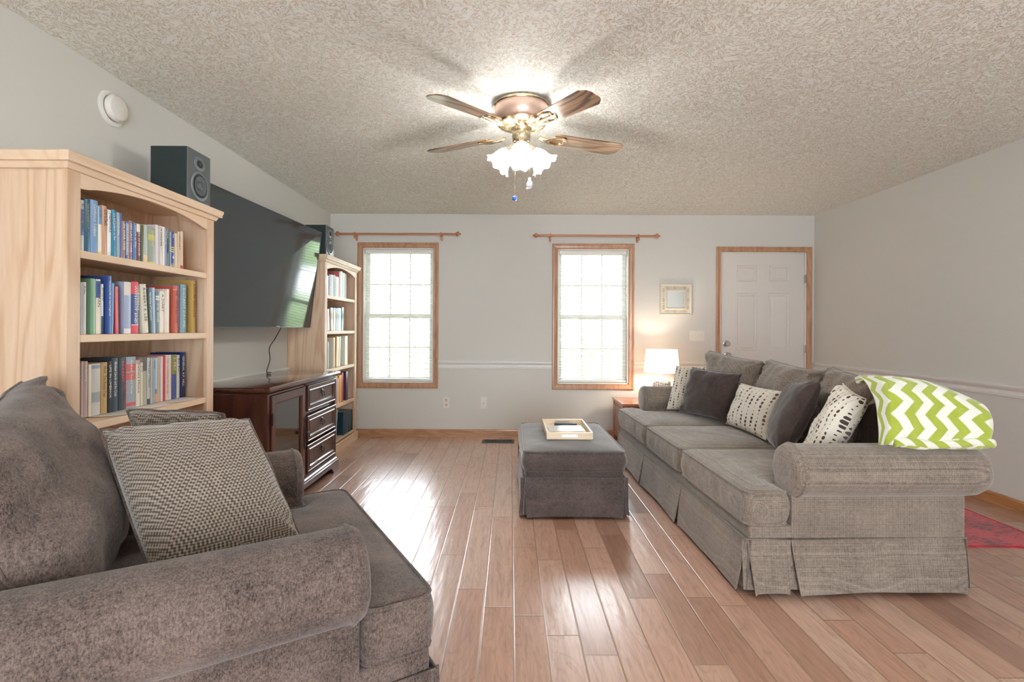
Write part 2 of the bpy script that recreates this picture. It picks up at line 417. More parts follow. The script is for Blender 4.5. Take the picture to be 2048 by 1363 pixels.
# ---------------------------------------------------------------- front door
D = empty('door_1', ((DOOR[0]+DOOR[1])/2, YB+.03, 0), kind='structure')
def dframe(u, v, h): return (u, YB-h, v)
b = MB(); P = []
for (i, h) in CASING:
    P.append([(DOOR[0]-.058+i, YB-h, 0), (DOOR[0]-.058+i, YB-h, DOOR[3]+.058-i), (DOOR[1]+.058-i, YB-h, DOOR[3]+.058-i), (DOOR[1]+.058-i, YB-h, 0)])
b.grid(P).build('casing', OAK, D)
b = MB(); b.box(DOOR[0], DOOR[0]+.008, YB-.001, YB+TH, 0, DOOR[3]); b.box(DOOR[1]-.012, DOOR[1], YB-.001, YB+TH, 0, DOOR[3]); b.box(DOOR[0], DOOR[1], YB-.001, YB+TH, DOOR[3]-.008, DOOR[3])
b.build('jamb', WHITE, D)
DP = plain('door_white_paint', (218, 213, 208), 0.45)
b = MB(); b.box(DOOR[0]+.01, DOOR[1]-.016, YB+.012, YB+.056, .0, DOOR[3]-.01, .002)
pr = [(0, 0), (.004, .005), (.010, .006), (.018, .001), (.030, .001), (.036, .006), (.042, .006)]
def pf(u, v, h): return (u, YB+.0125-h, v)
for (c0, c1) in ((1.716, 1.900), (.953, 1.590), (.25, .83)):
    for (a0, a1) in ((2.484, 2.711), (2.842, 3.070)):
        b.frame(a0, a1, c0, c1, pr, pf)
        b.grid([[(a0+.042, YB+.0065, c0+.042), (a0+.042, YB+.0065, c1-.042)], [(a1-.042, YB+.0065, c0+.042), (a1-.042, YB+.0065, c1-.042)]])
slab = b.build('door_panel', DP, D, smooth=20)
def knob(x, z, r, nm):
    M = Matrix.Rotation(R(90), 4, 'X')
    MB().lathe([(0, 0), (r*1.15, 0), (r*1.15, .006), (r*.5, .010), (r*.4, .03), (r*.9, .04), (r, .052), (r*.75, .064), (0, .066)], 20, (x, YB+.012, z), M).build(nm, NICKEL, slab, smooth=50)
knob(2.372, 1.032, .030, 'deadbolt'); knob(2.386, .905, .028, 'doorknob')
for z in (1.745, .975, .25):
    MB().box(DOOR[1]-.020, DOOR[1]-.002, YB-.006, YB+.013, z-.045, z+.045, .003).build('hinge', NICKEL, D)

# ---------------------------------------------------------------- curtain rods
def rod(x0, x1, z, brx, side, sag):
    O = empty('curtain_rod', ((x0+x1)/2, YB-.085, z), label='bare copper brown curtain rod above the %s window' % side, cat='curtain rod', group='curtain rods above the windows')
    y = YB-.085; L = x1-x0
    def zz(x): return z - sag*(x-x0)/L
    MB().tube([(x0+.05, y, zz(x0+.05)), (x1-.05, y, zz(x1-.05))], .0105, 14).build('rod', ROD, O, smooth=50)
    prof = [(.0105, 0), (.016, .002), (.016, .007), (.009, .011), (.009, .016), (.021, .022), (.027, .033), (.024, .045), (.012, .053), (.008, .058), (.011, .062), (.008, .068), (0, .069)]
    for sgn, xx in ((-1, x0+.066), (1, x1-.066)):
        M = Matrix.Rotation(R(90*sgn), 4, 'Y')
        MB().lathe(prof, 16, (xx, y, zz(xx)), M).build('finial', ROD, O, smooth=60)
    for xx in brx:
        m_ = MB(); M = Matrix.Rotation(R(90), 4, 'Y')
        m_.lathe([(.011, -.008), (.019, -.006), (.019, .006), (.011, .008)], 14, (xx, y, zz(xx)), M)
        m_.box(xx-.009, xx+.009, y-.012, YB-.003, zz(xx)-.045, zz(xx)-.018, .003); m_.box(xx-.012, xx+.012, YB-.01, YB, zz(xx)-.06, zz(xx), .002)
        m_.build('bracket', ROD, O, smooth=40)
rod(-1.907, -.545, 2.204, (-1.69, -.757), 'left', -.002)
rod(.242, 1.612, 2.196, (.43, 1.385), 'right', .002)

# ---------------------------------------------------------------- plates on the wall
PLATE = plain('ivory_switch_plate', (224, 221, 214), 0.35)
O = empty('light_switch', (2.047, YB, 1.113), label='white triple toggle switch plate left of the white door', cat='light switch')
MB().box(1.965, 2.130, YB-.006, YB, 1.057, 1.172, .003).build('plate', PLATE, O)
for x in (1.998, 2.047, 2.096): MB().box(x-.006, x+.006, YB-.018, YB-.005, 1.105, 1.125, .002).build('toggle', PLATE, O)
O = empty('power_outlet', (-.703, YB, .366), label='white duplex power outlet under the left window near the baseboard', cat='outlet')
MB().box(-.738, -.668, YB-.006, YB, .312, .432, .003).build('plate', PLATE, O)
dk = plain('outlet_slot', (60, 56, 52), 0.6)
for z in (.345, .398):
    s_ = MB().lathe([(0, .0085), (.016, .0085), (.017, .006)], 16, (-.703, YB, z), Matrix.Rotation(R(90), 4, 'X')).build('socket', plain('beige_socket', (206, 190, 168), .4), O)
    m_ = MB(); m_.box(-.710, -.707, YB-.0095, YB-.008, z-.002, z+.008); m_.box(-.699, -.696, YB-.0095, YB-.008, z-.002, z+.008); m_.build('slot', dk, s_)
O = empty('cable_outlet', (-.292, YB, .366), label='white wall plate with one round coax jack, right of the outlet', cat='wall plate')
MB().box(-.328, -.256, YB-.006, YB, .306, .432, .003).build('plate', PLATE, O)
MB().lathe([(0, .016), (.004, .016), (.0045, .005)], 10, (-.292, YB, .366), Matrix.Rotation(R(90), 4, 'X')).build('coax_jack', PEWTER, O)

O = empty('floor_register', (-.12, 5.35, 0), label='dark green metal floor vent beside the back baseboard', cat='floor vent')
VENT = plain('dark_green_vent', (52, 66, 66), 0.45)
m_ = MB(); x0, x1, y0, y1 = -.292, .045, 5.28, 5.435
m_.frame(x0, x1, y0, y1, [(0, .0), (.004, .006), (.022, .007), (.026, .003)], lambda u, v, h: (u, v, h)); m_.build('frame', VENT, O)
m_ = MB(); m_.box(x0+.02, x1-.02, y0+.02, y1-.02, .0005, .002); m_.build('well', BLACKP, O)
m_ = MB()
for k in range(9):
    cx = x0+.045+k*.031
    m_.tube([(cx+.012*math.cos(a), (y0+y1)/2+.045*math.sin(a), .004) for a in [2*math.pi*q/14 for q in range(14)]], .0028, 5, closed=True)
    m_.tube([(cx-.014, y0+.024, .004), (cx+.014, y1-.024, .004)], .0025, 5); m_.tube([(cx+.014, y0+.024, .004), (cx-.014, y1-.024, .004)], .0025, 5)
m_.build('scrollwork', VENT, O)

# smoke detector on the left wall
O = empty('smoke_detector', (XL, 2.53, 2.27), label='round white smoke detector high on the left wall', cat='smoke detector')
SMW = plain('smoke_white', (224, 222, 216), 0.45)
M = Matrix.Rotation(R(90), 4, 'Y')
MB().lathe([(0, 0), (.086, 0), (.086, .006), (.080, .010), (.064, .011)], 36, (XL, 2.53, 2.27), M).build('base_plate', SMW, O, smooth=40)
MB().lathe([(.060, .010), (.060, .016), (.064, .018), (.064, .028), (.056, .040), (.030, .046), (0, .047)], 36, (XL, 2.53, 2.27), M).build('cover', SMW, O, smooth=40)
m_ = MB()
for k in range(4): m_.box(XL+.0435, XL+.0442, 2.540+k*.006, 2.5412+k*.006, 2.244, 2.258)
m_.build('vent_slots', BLACKP, O)
MB().lathe([(0, .050), (.009, .050), (.010, .044)], 14, (XL, 2.535, 2.272), M).build('test_button', SMW, O, smooth=40)

# mirror / picture
O = empty('mirror', (1.81, YB, 1.51), label='small square mirror in a cream beaded fretwork frame by the door', cat='mirror')
CREAM = plain('cream_frame_paint', (216, 210, 194), 0.5)
x0, x1, z0, z1 = 1.634, 1.986, 1.343, 1.684
MB().frame(x0, x1, z0, z1, [(0, 0), (0, .020), (.008, .024), (.014, .016), (.024, .015), (.060, .015), (.066, .024), (.074, .026), (.082, .016), (.082, 0)], fy).build('frame', CREAM, O)
m_ = MB()
n = 30
for k in range(n):
    for (px, pz) in ((x0+(x1-x0)*(k+.5)/n, z0+.006), (x0+(x1-x0)*(k+.5)/n, z1-.006), (x0+.006, z0+(z1-z0)*(k+.5)/n), (x1-.006, z0+(z1-z0)*(k+.5)/n)):
        m_.lathe([(0, .028), (.0032, .026), (.004, .022)], 6, (px, YB, pz), Matrix.Rotation(R(90), 4, 'X'))
m_.build('beading', CREAM, O)
FRET = plain('fretwork_brown', (136, 122, 104), 0.8)  # plain brown for the bars and rings on the cream frame
m_ = MB()
for side in range(4):
    for k in range(12):
        a = .062 + (x1-x0-.124)*k/11
        big = k in (1, 5, 10)
        c_ = {0: (x0+a, z1-.042), 1: (x0+a, z0+.042), 2: (x0+.042, z0+a), 3: (x1-.042, z0+a)}[side]
        if big: m_.tube([(c_[0]+.011*math.cos(q), YB-.0155, c_[1]+.011*math.sin(q)) for q in [2*math.pi*i/10 for i in range(10)]], .0022, 5, closed=True)
        else:
            dx, dz = (.0022, .008) if side < 2 else (.008, .0022)
            m_.box(c_[0]-dx, c_[0]+dx, YB-.0162, YB-.014, c_[1]-dz, c_[1]+dz)
m_.build('fretwork', FRET, O)
t = NT('silvered_mirror'); MIR = t.out(Base__Color=(0.86, 0.9, 0.9, 1), Metallic=1.0, Roughness=0.03)
MB().box(x0+.08, x1-.08, YB-.008, YB-.001, z0+.08, z1-.08).build('glass', MIR, O)

# red rug behind the sofa
t = NT('red_distressed_rug'); v = t.coords()
a_ = t.noise(t.n('ShaderNodeMapping', None, Vector=v, Scale=(22, 60, 1)).outputs[0], 1.0, 5, 0.7)
b_ = t.noise(v, 5, 3)
f_ = t.ramp(t.math('ADD', a_, t.math('MULTIPLY', t.math('SUBTRACT', b_, .5), .5)), [(0.50, (0, 0, 0, 1)), (0.58, (1, 1, 1, 1))])
RUG = t.out(Base__Color=t.mix(f_, lin((206, 46, 62)), lin((112, 24, 36))), Roughness=0.95, Sheen__Weight=0.3, Normal=t.bump(t.noise(v, 300, 2), .6, .002))
REDB = plain('red_rug_binding', (200, 40, 56), 0.9)
m_ = MB(); m_.box(2.20, 3.02, 2.80, 4.6, 0.0005, .009, .003); o = build_at(m_, 'area_rug', RUG, (2.6, 3.6, 0))
tag(o, 'red distressed rug on the floor behind the sofa', 'rug')
m_ = MB(); m_.tube([(2.205, 2.80, .006), (3.015, 2.80, .006), (3.015, 4.6, .006), (2.205, 4.6, .006)], .006, 8, closed=True); m_.build('binding', REDB, o)
# books: (y, thickness, height, colour, look, spine title, lean in degrees)
ROW1 = [
 (1.973,0.016,0.197,(205,212,215),'cream book with a blue band round its spine','BLUE AND GRAY',0),
 (1.990,0.031,0.205,(10,85,115),'tall dark teal book with small yellow lettering','THUNDERBOLT',0),
 (2.021,0.037,0.211,(112,150,195),'tall pale blue book with worn white edges','Gentlemen Soldiers',0),
 (2.059,0.017,0.193,(232,230,212),'thin book, blue at the top and cream below','C.W.',0),
 (2.076,0.028,0.200,(200,150,118),'tan orange book with black lettering','Hard Tack|and Coffee',0),
 (2.106,0.021,0.190,(226,226,224),'white book with mauve edges','MEMOIRS',0),
 (2.128,0.026,0.195,(38,135,170),'glossy turquoise book with white italic lettering','Lee and Jackson on Fire',0),
 (2.155,0.017,0.189,(150,168,190),'grey blue book with pale lettering','CAMPAIGN',0),
 (2.173,0.010,0.189,(70,105,158),'very thin mid blue book','',0),
 (2.184,0.021,0.160,(165,128,128),'mauve book with tall cream lettering','IN WAR FREE',0),
 (2.206,0.017,0.162,(88,112,150),'slate blue book with white lettering and navy edges','THE YORK ROAD',0),
 (2.223,0.023,0.170,(146,112,116),'dusty purple book with a ribbed top','HIS LAST WAR',0),
 (2.250,0.021,0.166,(90,128,185),'sky blue book with a white title','Lincoln at War',0),
 (2.271,0.023,0.165,(122,66,70),'maroon book with a cream block at its top','FIELDS OF HONOR',0),
 (2.295,0.019,0.165,(82,86,58),'dark olive mottled book','',0),
 (2.315,0.026,0.168,(172,188,178),'pale green picture spined book with peach foot','',0),
 (2.342,0.048,0.166,(150,158,144),'thick grey green book with a yellow title','SHILOH',0),
 (2.392,0.024,0.185,(214,208,212),'tall pale lilac hardback','',0),
 (2.417,0.019,0.185,(208,200,196),'off white paperback with faint lettering','A SOLDIER',0),
 (2.437,0.017,0.185,(232,222,206),'thin cream paperback','',0),
 (2.454,0.014,0.182,(130,138,188),'thin lilac blue book','THE CAUSE',0),
 (2.470,0.011,0.180,(110,125,125),'very thin grey book with a teal block','',0),
 (2.481,0.020,0.181,(92,112,104),'grey green book with small pale lettering','REGIMENTS',0),
 (2.502,0.024,0.174,(22,60,150),'royal blue book with a white star and yellow bars','N',0),
 (2.529,0.021,0.170,(214,192,162),'short tan book, plain spined','',0),
 (2.551,0.021,0.183,(206,182,150),'tan book with a faint brown title','HISTORY',0),
 (2.573,0.022,0.189,(210,186,158),'pale brown book with a red mark at its foot','',0),
]
ROW2 = [
 (2.017,0.008,0.205,(200,220,235),'thin pale blue book','',0),
 (2.026,0.018,0.208,(218,214,216),'white book with a lilac foot','Atlas',0),
 (2.067,0.025,0.226,(130,175,145),'glossy green hardback with white shine','',0),
 (2.094,0.024,0.226,(232,222,205),'cream book with a blue block near its top','SHERMAN',0),
 (2.119,0.012,0.208,(214,218,224),'short white book with dark picture at its foot','BATTLE OF',0),
 (2.154,0.019,0.246,(62,92,160),'tallest navy and blue book','The Second Rhode Island Regiment',0),
 (2.174,0.011,0.217,(110,168,205),'thin light blue book tilted right','',-1),
 (2.197,0.017,0.204,(205,60,72),'thin red book with a blue checked edge','',1.2),
 (2.246,0.042,0.230,(158,170,196),'thick grey blue hardback with a cream top','',0),
 (2.289,0.045,0.235,(70,88,140),'thick navy hardback with red bands top and bottom','GERMANY|WITHOUT END',0),
 (2.363,0.038,0.228,(216,210,190),'cream book leaning left','ROBERT E. LEE',5),
 (2.407,0.020,0.209,(78,96,92),'dark green book leaning left','The Army of Tennessee',4),
 (2.429,0.016,0.217,(168,190,222),'pale blue book leaning slightly left','',2),
 (2.446,0.028,0.200,(112,134,140),'steel grey book with stacked white title','The Gray Ghost',0),
 (2.475,0.032,0.204,(234,224,214),'short ivory book with fine lettering','A DIARY',0),
 (2.509,0.013,0.205,(226,214,198),'thin ivory book, plain','',0),
 (2.524,0.022,0.218,(236,230,222),'tall ivory white book','',0),
 (2.574,0.045,0.241,(192,98,78),'rust red hardback with dark title','THE UNTRIED LIFE',0),
 (2.630,0.050,0.251,(118,156,170),'steel blue hardback with white capitals','DISTANT DRUMS',0),
 (2.724,0.033,0.281,(196,162,92),'tall mustard yellow book','LOUIS-SIMON',0),
]
ROW3 = [
 (2.093,0.010,0.234,(198,182,180),'thin dusty pink book','',0),
 (2.104,0.024,0.233,(188,165,160),'rose beige book with white lettering','Infantry',0),
 (2.129,0.016,0.218,(232,226,212),'cream paperback with a plain spine','',0),
 (2.147,0.047,0.220,(206,204,198),'thick pale book with a grey portrait band','',0),
 (2.196,0.035,0.222,(192,162,108),'ochre book with dark lettering','Wolf  The Royal Year',0),
 (2.233,0.022,0.225,(48,45,46),'black book with small white capitals','LIFE IN LIMERICK',0),
 (2.255,0.038,0.238,(64,80,94),'dark slate hardback with white title','Abraham Lincoln and the Crisis',0),
 (2.295,0.043,0.237,(62,74,84),'dark slate hardback with red capitals','NATHAN BEDFORD|FORREST',0),
 (2.340,0.061,0.237,(156,168,180),'thick silver grey book with red squares','Robert Gould Shaw',0),
 (2.402,0.027,0.219,(232,226,208),'cream book with a pink top','Letters Home',0),
 (2.431,0.015,0.205,(222,216,200),'thin cream book with black script','Brady',0),
 (2.446,0.028,0.228,(182,176,158),'beige book with a dark tree at its top','',0),
 (2.476,0.021,0.227,(190,200,200),'pale grey book with blue title','The Last Citizens',0),
 (2.498,0.014,0.225,(196,184,168),'thin sand coloured book','',0),
 (2.514,0.015,0.226,(150,178,202),'light blue book with white title','MOSBY',0),
 (2.529,0.015,0.224,(120,136,155),'steel book with an orange foot','',0),
 (2.546,0.022,0.228,(192,176,156),'sand coloured paperback','',0),
 (2.569,0.018,0.228,(226,214,214),'pinkish white paperback','',0),
 (2.589,0.016,0.231,(196,60,64),'bright red hardback','',0),
 (2.607,0.022,0.232,(222,208,200),'white book with small red capitals','THE CONFEDERATE SERVICE',0),
 (2.630,0.024,0.232,(220,210,196),'ivory book with faint lettering','',0),
 (2.656,0.038,0.232,(76,92,152),'navy book with an olive top','J. FRY',0),
 (2.695,0.025,0.228,(206,206,196),'pale grey green book','Bull Run',0),
 (2.722,0.045,0.240,(18,46,100),'tallest dark blue hardback','GENERAL A.P. HILL',0),
]
FROW1 = [
 (4.621,0.072,0.180,(120,130,132),'grey patterned book','',0),
 (4.696,0.039,0.191,(70,80,130),'thin navy book','',0),
 (4.739,0.035,0.198,(225,225,242),'thin white book','',0),
 (4.778,0.050,0.199,(216,210,196),'cream book','',0),
 (4.833,0.039,0.205,(90,140,130),'thin teal book','',0),
 (4.876,0.099,0.195,(110,100,88),'brown and black picture book','',0),
 (4.979,0.035,0.252,(205,110,115),'thin coral red book','',0),
 (5.020,0.060,0.260,(196,205,190),'tall pale green book','',0),
 (5.087,0.068,0.253,(130,188,160),'mint green book','',0),
 (5.160,0.042,0.249,(130,90,84),'thin maroon book','',0),
]
FROW2 = [
 (4.629,0.043,0.180,(205,208,205),'thin pale grey book leaning left','',6),
 (4.677,0.054,0.198,(222,222,222),'white checked book leaning left','',6),
 (4.755,0.068,0.215,(140,112,92),'brown speckled book leaning left','',4),
 (4.830,0.055,0.216,(222,212,196),'cream book','',0),
 (4.892,0.053,0.216,(110,150,128),'green book','',0),
 (4.951,0.096,0.222,(176,186,208),'pale blue grey book','',0),
 (5.055,0.063,0.232,(38,120,130),'teal book leaning right','',-3),
]
FROW3 = [
 (4.622,0.035,0.244,(170,205,222),'thin light blue book','',0),
 (4.661,0.048,0.251,(70,84,98),'dark slate book','',0),
 (4.832,0.036,0.285,(226,220,200),'cream book with a black and white picture cover','',0),
 (4.904,0.069,0.290,(206,160,90),'orange tan book leaning right','',-4),
 (4.984,0.038,0.291,(235,235,232),'thin white book leaning right','',-4),
 (5.169,0.086,0.297,(216,212,196),'large cream book with a black inkblot cover','',0),
]
FROW4 = [
 (4.878,0.068,0.273,(200,150,135),'pink paperback','',0),
 (4.952,0.038,0.248,(228,218,200),'thin cream paperback','',0),
 (4.997,0.074,0.273,(228,170,80),'orange yellow book','',0),
 (5.079,0.040,0.291,(205,80,75),'thin red book','',0),
 (5.203,0.066,0.294,(70,55,85),'dark purple book with a red flower cover','',0),
]
FROW5 = [
 (4.877,0.047,0.289,(150,155,158),'grey book tilted right','',-8),
 (5.121,0.046,0.235,(30,62,78),'large dark teal volume showing its cover','',0),
 (5.179,0.041,0.223,(36,66,80),'dark teal volume','II',0),
 (5.229,0.042,0.220,(36,66,80),'dark teal volume','III',0),
 (5.280,0.040,0.216,(36,66,80),'dark teal volume','IV',0),
 (5.326,0.040,0.214,(36,66,80),'dark teal volume','V',0),
 (5.375,0.048,0.213,(36,66,80),'dark teal volume','VI',0),
]
# ---------------------------------------------------------------- bookcases
def bookcase(y0, y1, label):
    X0, XF, T = XL+.004, -1.65, .022
    O = empty('bookcase', (-1.8, (y0+y1)/2, 0), label=label, cat='bookcase', group='pale pine bookcases')
    Zt = 1.80
    for k, (a, b_) in enumerate(((y0, y0+T), (y1-T, y1))):
        m_ = MB(); m_.box(X0, XF-.02, a, b_, 0, Zt, .0015); m_.build('side_panel', PINE, O)
    m_ = MB(); m_.box(X0, X0+.008, y0+T, y1-T, .08, Zt)
    for k in range(1, 10):
        yy = y0+T+(y1-y0-2*T)*k/10; m_.box(X0+.008, X0+.0095, yy-.0015, yy+.0015, .08, Zt)
    m_.build('back_panel', PINE, O)
    sw = .056
    for (a, b_) in ((y0-.004, y0+sw), (y1-sw, y1+.004)):
        m_ = MB(); m_.box(XF-.02, XF, a, b_, .0, Zt, .002); m_.build('stile', PINE, O)
    for z in (.447, .808, 1.158, 1.483):
        m_ = MB(); m_.box(X0+.01, XF-.021, y0+T, y1-T, z-.018, z); m_.box(XF-.022, XF-.004, y0+sw, y1-sw, z-.030, z, .003)
        m_.build('shelf', PINEY, O)
    m_ = MB(); m_.box(X0+.01, XF-.01, y0+T, y1-T, .088, .107); m_.build('shelf', PINEY, O)
    # arched top rail
    ya, yb = y0+sw, y1-sw; n = 24
    poly = [(ya, Zt), (ya, 1.718)] + [(ya+.035+(yb-ya-.07)*k/n, 1.722+.042*math.sin(math.pi*k/n)**.8) for k in range(n+1)] + [(yb, 1.718), (yb, Zt)]
    m_ = MB()
    P = [[(XF-.02, y, z) for y, z in poly], [(XF-.001, y, z) for y, z in poly]]
    vs0 = [m_.bm.verts.new(p) for p in P[0]]; vs1 = [m_.bm.verts.new(p) for p in P[1]]
    m_.bm.faces.new(vs0); m_.bm.faces.new(vs1[::-1])
    for k in range(len(poly)): m_.bm.faces.new([vs0[k], vs0[(k+1) % len(poly)], vs1[(k+1) % len(poly)], vs1[k]])
    m_.build('arched_rail', PINEY, O)
    # top board with a stepped crown moulding along front and sides
    m_ = MB(); prof = [(0, 1.776), (.008, 1.778), (.014, 1.792), (.016, 1.802), (.022, 1.804), (.030, 1.812), (.034, 1.822), (.036, 1.834), (.030, 1.838)]
    P = []
    for (o_, z) in prof: P.append([(X0, y0-.004-o_, z), (XF+o_, y0-.004-o_, z), (XF+o_, y1+.004+o_, z), (X0, y1+.004+o_, z)])
    m_.grid(P); m_.box(X0, XF+.03, y0-.034, y1+.034, 1.80, 1.838)
    m_.build('crown', PINEY, O)
    m_ = MB(); P = []
    for (o_, z) in [(.0, .086), (.010, .086), (.014, .080), (.016, .07), (.016, 0)]:
        P.append([(X0, y0-.004-o_, z), (XF+o_, y0-.004-o_, z), (XF+o_, y1+.004+o_, z), (X0, y1+.004+o_, z)])
    m_.grid(P).build('plinth', PINEY, O)
    return O
bookcase(1.90, 2.83, 'large pale pine bookcase standing behind the armchair, nearest the camera')
bookcase(4.535, 5.465, 'far pale pine bookcase in the corner beside the left window')

PAGES = plain('page_paper', (224, 216, 198), 0.8)
ORD = ['first', 'second', 'third', 'fourth', 'fifth', 'sixth', 'seventh', 'eighth', 'ninth', 'tenth', 'eleventh', 'twelfth', 'thirteenth', 'fourteenth', 'fifteenth',
       'sixteenth', 'seventeenth', 'eighteenth', 'nineteenth', 'twentieth', 'twenty-first', 'twenty-second', 'twenty-third', 'twenty-fourth', 'twenty-fifth', 'twenty-sixth', 'twenty-seventh']
_inks = {}
def ink(c):
    if c not in _inks: _inks[c] = plain('ink_%d_%d_%d' % c, c, 0.5)
    return _inks[c]
DECO = {  # (row, index): [(z0, z1, colour)] printed blocks on the spine, as fractions of its height
 (1, 0): [(.3, .82, (120, 140, 185))], (1, 3): [(.62, 1, (110, 150, 195)), (0, .06, (226, 206, 120))], (1, 5): [(.08, .9, (234, 234, 232))], (1, 10): [(.1, .95, (150, 170, 195))],
 (1, 13): [(.78, 1, (228, 222, 196))], (1, 15): [(0, .2, (226, 196, 160))], (1, 16): [(0, .04, (216, 208, 90)), (.64, .8, (192, 190, 110))], (1, 21): [(.35, .75, (20, 80, 100))],
 (1, 23): [(.42, .45, (214, 206, 90)), (.48, .51, (214, 206, 90)), (.54, .57, (214, 206, 90)), (.02, .05, (214, 206, 90)), (.07, .09, (214, 206, 90))], (1, 26): [(0, .09, (176, 60, 60))],
 (2, 3): [(.66, .97, (70, 98, 160))], (2, 4): [(0, .36, (44, 72, 84)), (0, .08, (60, 140, 190))], (2, 8): [(.74, 1, (222, 216, 202)), (0, .1, (232, 230, 226))],
 (2, 9): [(.76, 1, (216, 84, 100)), (0, .16, (216, 84, 100)), (.16, .175, (235, 230, 230))], (2, 7): [(0, 1, (216, 120, 130))], (2, 17): [(.90, .915, (232, 200, 190))], (2, 13): [(.86, .9, (225, 225, 220)), (.8, .84, (225, 225, 220))],
 (3, 3): [(.25, .45, (160, 168, 175)), (.9, .97, (150, 160, 180))], (3, 8): [(.72, .86, (206, 110, 110)), (.55, .69, (206, 110, 110)), (.04, .11, (206, 100, 100))], (3, 9): [(.92, 1, (214, 176, 170))],
 (3, 11): [(.72, 1, (110, 100, 104))], (3, 15): [(0, .2, (226, 160, 110)), (.3, 1, (190, 206, 222))], (3, 12): [(0, .12, (60, 80, 110))], (3, 21): [(.56, 1, (142, 142, 80))], (3, 4): [], (3, 23): [(0, .7, (30, 40, 80))],
}
def book(xf, zs, row, i, n, y0, th, h, col, desc, title, lean, where, group, depth=None):
    dp = depth or min(.23, max(.12, h*.68))
    piv = y0 if lean >= 0 else y0+th
    s0 = 0.0 if lean >= 0 else -th
    t_ = th - .0012
    m_ = MB(); bt = .0022 if th > .012 else .0012
    xr = .0035 if th > .02 else .0015   # how far the spine rounds out
    N = 7
    prof = [(-xr*(1-math.sin(math.pi*k/(N-1))) , s0+.0006+t_*k/(N-1)) for k in range(N)]
    P = [[(x, y, z) for (x, y) in prof] for z in (0, h)]
    inner = [(x-.002, min(max(y, s0+bt), s0+th-bt)) for x, y in prof]
    loop = prof + inner[::-1]
    m_.grid([[(x, y, 0) for x, y in loop], [(x, y, h) for x, y in loop]], closed_v=True, cap=False)
    m_.grid([[(x, y, 0) for x, y in prof], [(x, y, 0) for x, y in inner]]); m_.grid([[(x, y, h) for x, y in prof], [(x, y, h) for x, y in inner]])
    m_.box(-dp, -xr, s0+.0006, s0+.0006+bt, 0, h); m_.box(-dp, -xr, s0+.0006+t_-bt, s0+.0006+t_, 0, h)
    key = (col[0]*65536+col[1]*256+col[2])
    mt = bpy.data.materials.get('cover_%d' % key) or plain('cover_%d' % key, col, 0.32, coat=0.15)
    o = _b0(m_, 'book', mt, None, 40)
    o.location = (xf, piv, zs+.0005); o.rotation_euler = (R(lean), 0, 0)
    lab = '%s, %s along %s' % (desc, ORD[i], where)
    tag(o, lab, 'book', group)
    if len(lab.split()) > 16: print('LONG', lab)
    MB().box(-dp+.004, -xr-.003, s0+.0006+bt, s0+.0006+t_-bt, .003, h-.003).build('page_block', PAGES, o, wc=False)
    for (a, b_, c_) in DECO.get((row, i), []):
        m2 = MB(); m2.grid([[(x+.0003, y, h*a+.0003) for x, y in prof], [(x+.0003, y, h*b_-.0003) for x, y in prof]])
        m2.build('spine_block', ink(c_), o, wc=False, smooth=40)
    if title and th > .011 and row < 4:
        lum = .3*col[0]+.59*col[1]+.11*col[2]
        c_ = (236, 232, 222) if lum < 172 else (70, 62, 66)
        if (row, i) in ((1, 4),): c_ = (60, 44, 40)
        if (row, i) in ((3, 7),): c_ = (228, 92, 100)
        if (row, i) in ((3, 19),): c_ = (206, 96, 100)
        if (row, i) in ((3, 4), (2, 19)): c_ = (84, 60, 40)
        if (row, i) in ((2, 17),): c_ = (70, 50, 110)
        if (row, i) in ((1, 1),): c_ = (190, 180, 90)
        if (row, i) in ((1, 16),): c_ = (222, 214, 120)
        lines = title.split('|'); sz = min(.022, th*(.70 if len(lines) == 1 else .42)) * (.5 if (row, i) == (1, 1) else 1)
        ln = max(len(q) for q in lines)*sz*.52
        tgt = h*(.72 if len(title) > 8 else .4)
        sx = max(.55, min(1.3, tgt/ln)) if ln > 0 else 1
        if ln*sx > h*.86: sx = h*.86/ln
        text('\n'.join(lines), sz, ink(c_), o, (.0006 if th < .02 else .0004, s0+th/2+(0 if len(lines) == 1 else sz*.42), h*.93), (0, R(90), 0), sx)
    if (row, i) == (1, 23):
        pts = []
        for k in range(10):
            rr = .0085 if k % 2 == 0 else .0035; a = math.pi/2+math.pi*k/5
            pts.append((rr*math.cos(a)+s0+th/2, h*.28+rr*math.sin(a)))
        MB().prism(pts, lambda a, b, h_: (h_, a, b), .0002, .0009).build('star', ink((235, 235, 235)), o, wc=False)
    return o
SH = {1: (-1.664, 1.483, "nearer bookcase's top shelf"), 2: (-1.70, 1.158, "nearer bookcase's second shelf"), 3: (-1.76, .812, "nearer bookcase's third shelf"),
      4: (-1.673, 1.483, "far bookcase's top shelf"), 5: (-1.673, 1.158, "far bookcase's second shelf"), 6: (-1.673, .808, "far bookcase's third shelf"),
      7: (-1.673, .447, "far bookcase's fourth shelf"), 8: (-1.673, .107, "far bookcase's bottom shelf")}
for rw, tab in enumerate((ROW1, ROW2, ROW3, FROW1, FROW2, FROW3, FROW4, FROW5), 1):
    xf, zs, where = SH[rw]
    for i, (y0, th, h, col, desc, title, lean) in enumerate(tab):
        book(xf, zs, rw, i, len(tab), y0, th, h, col, desc, title, lean, where, 'books on ' + where)
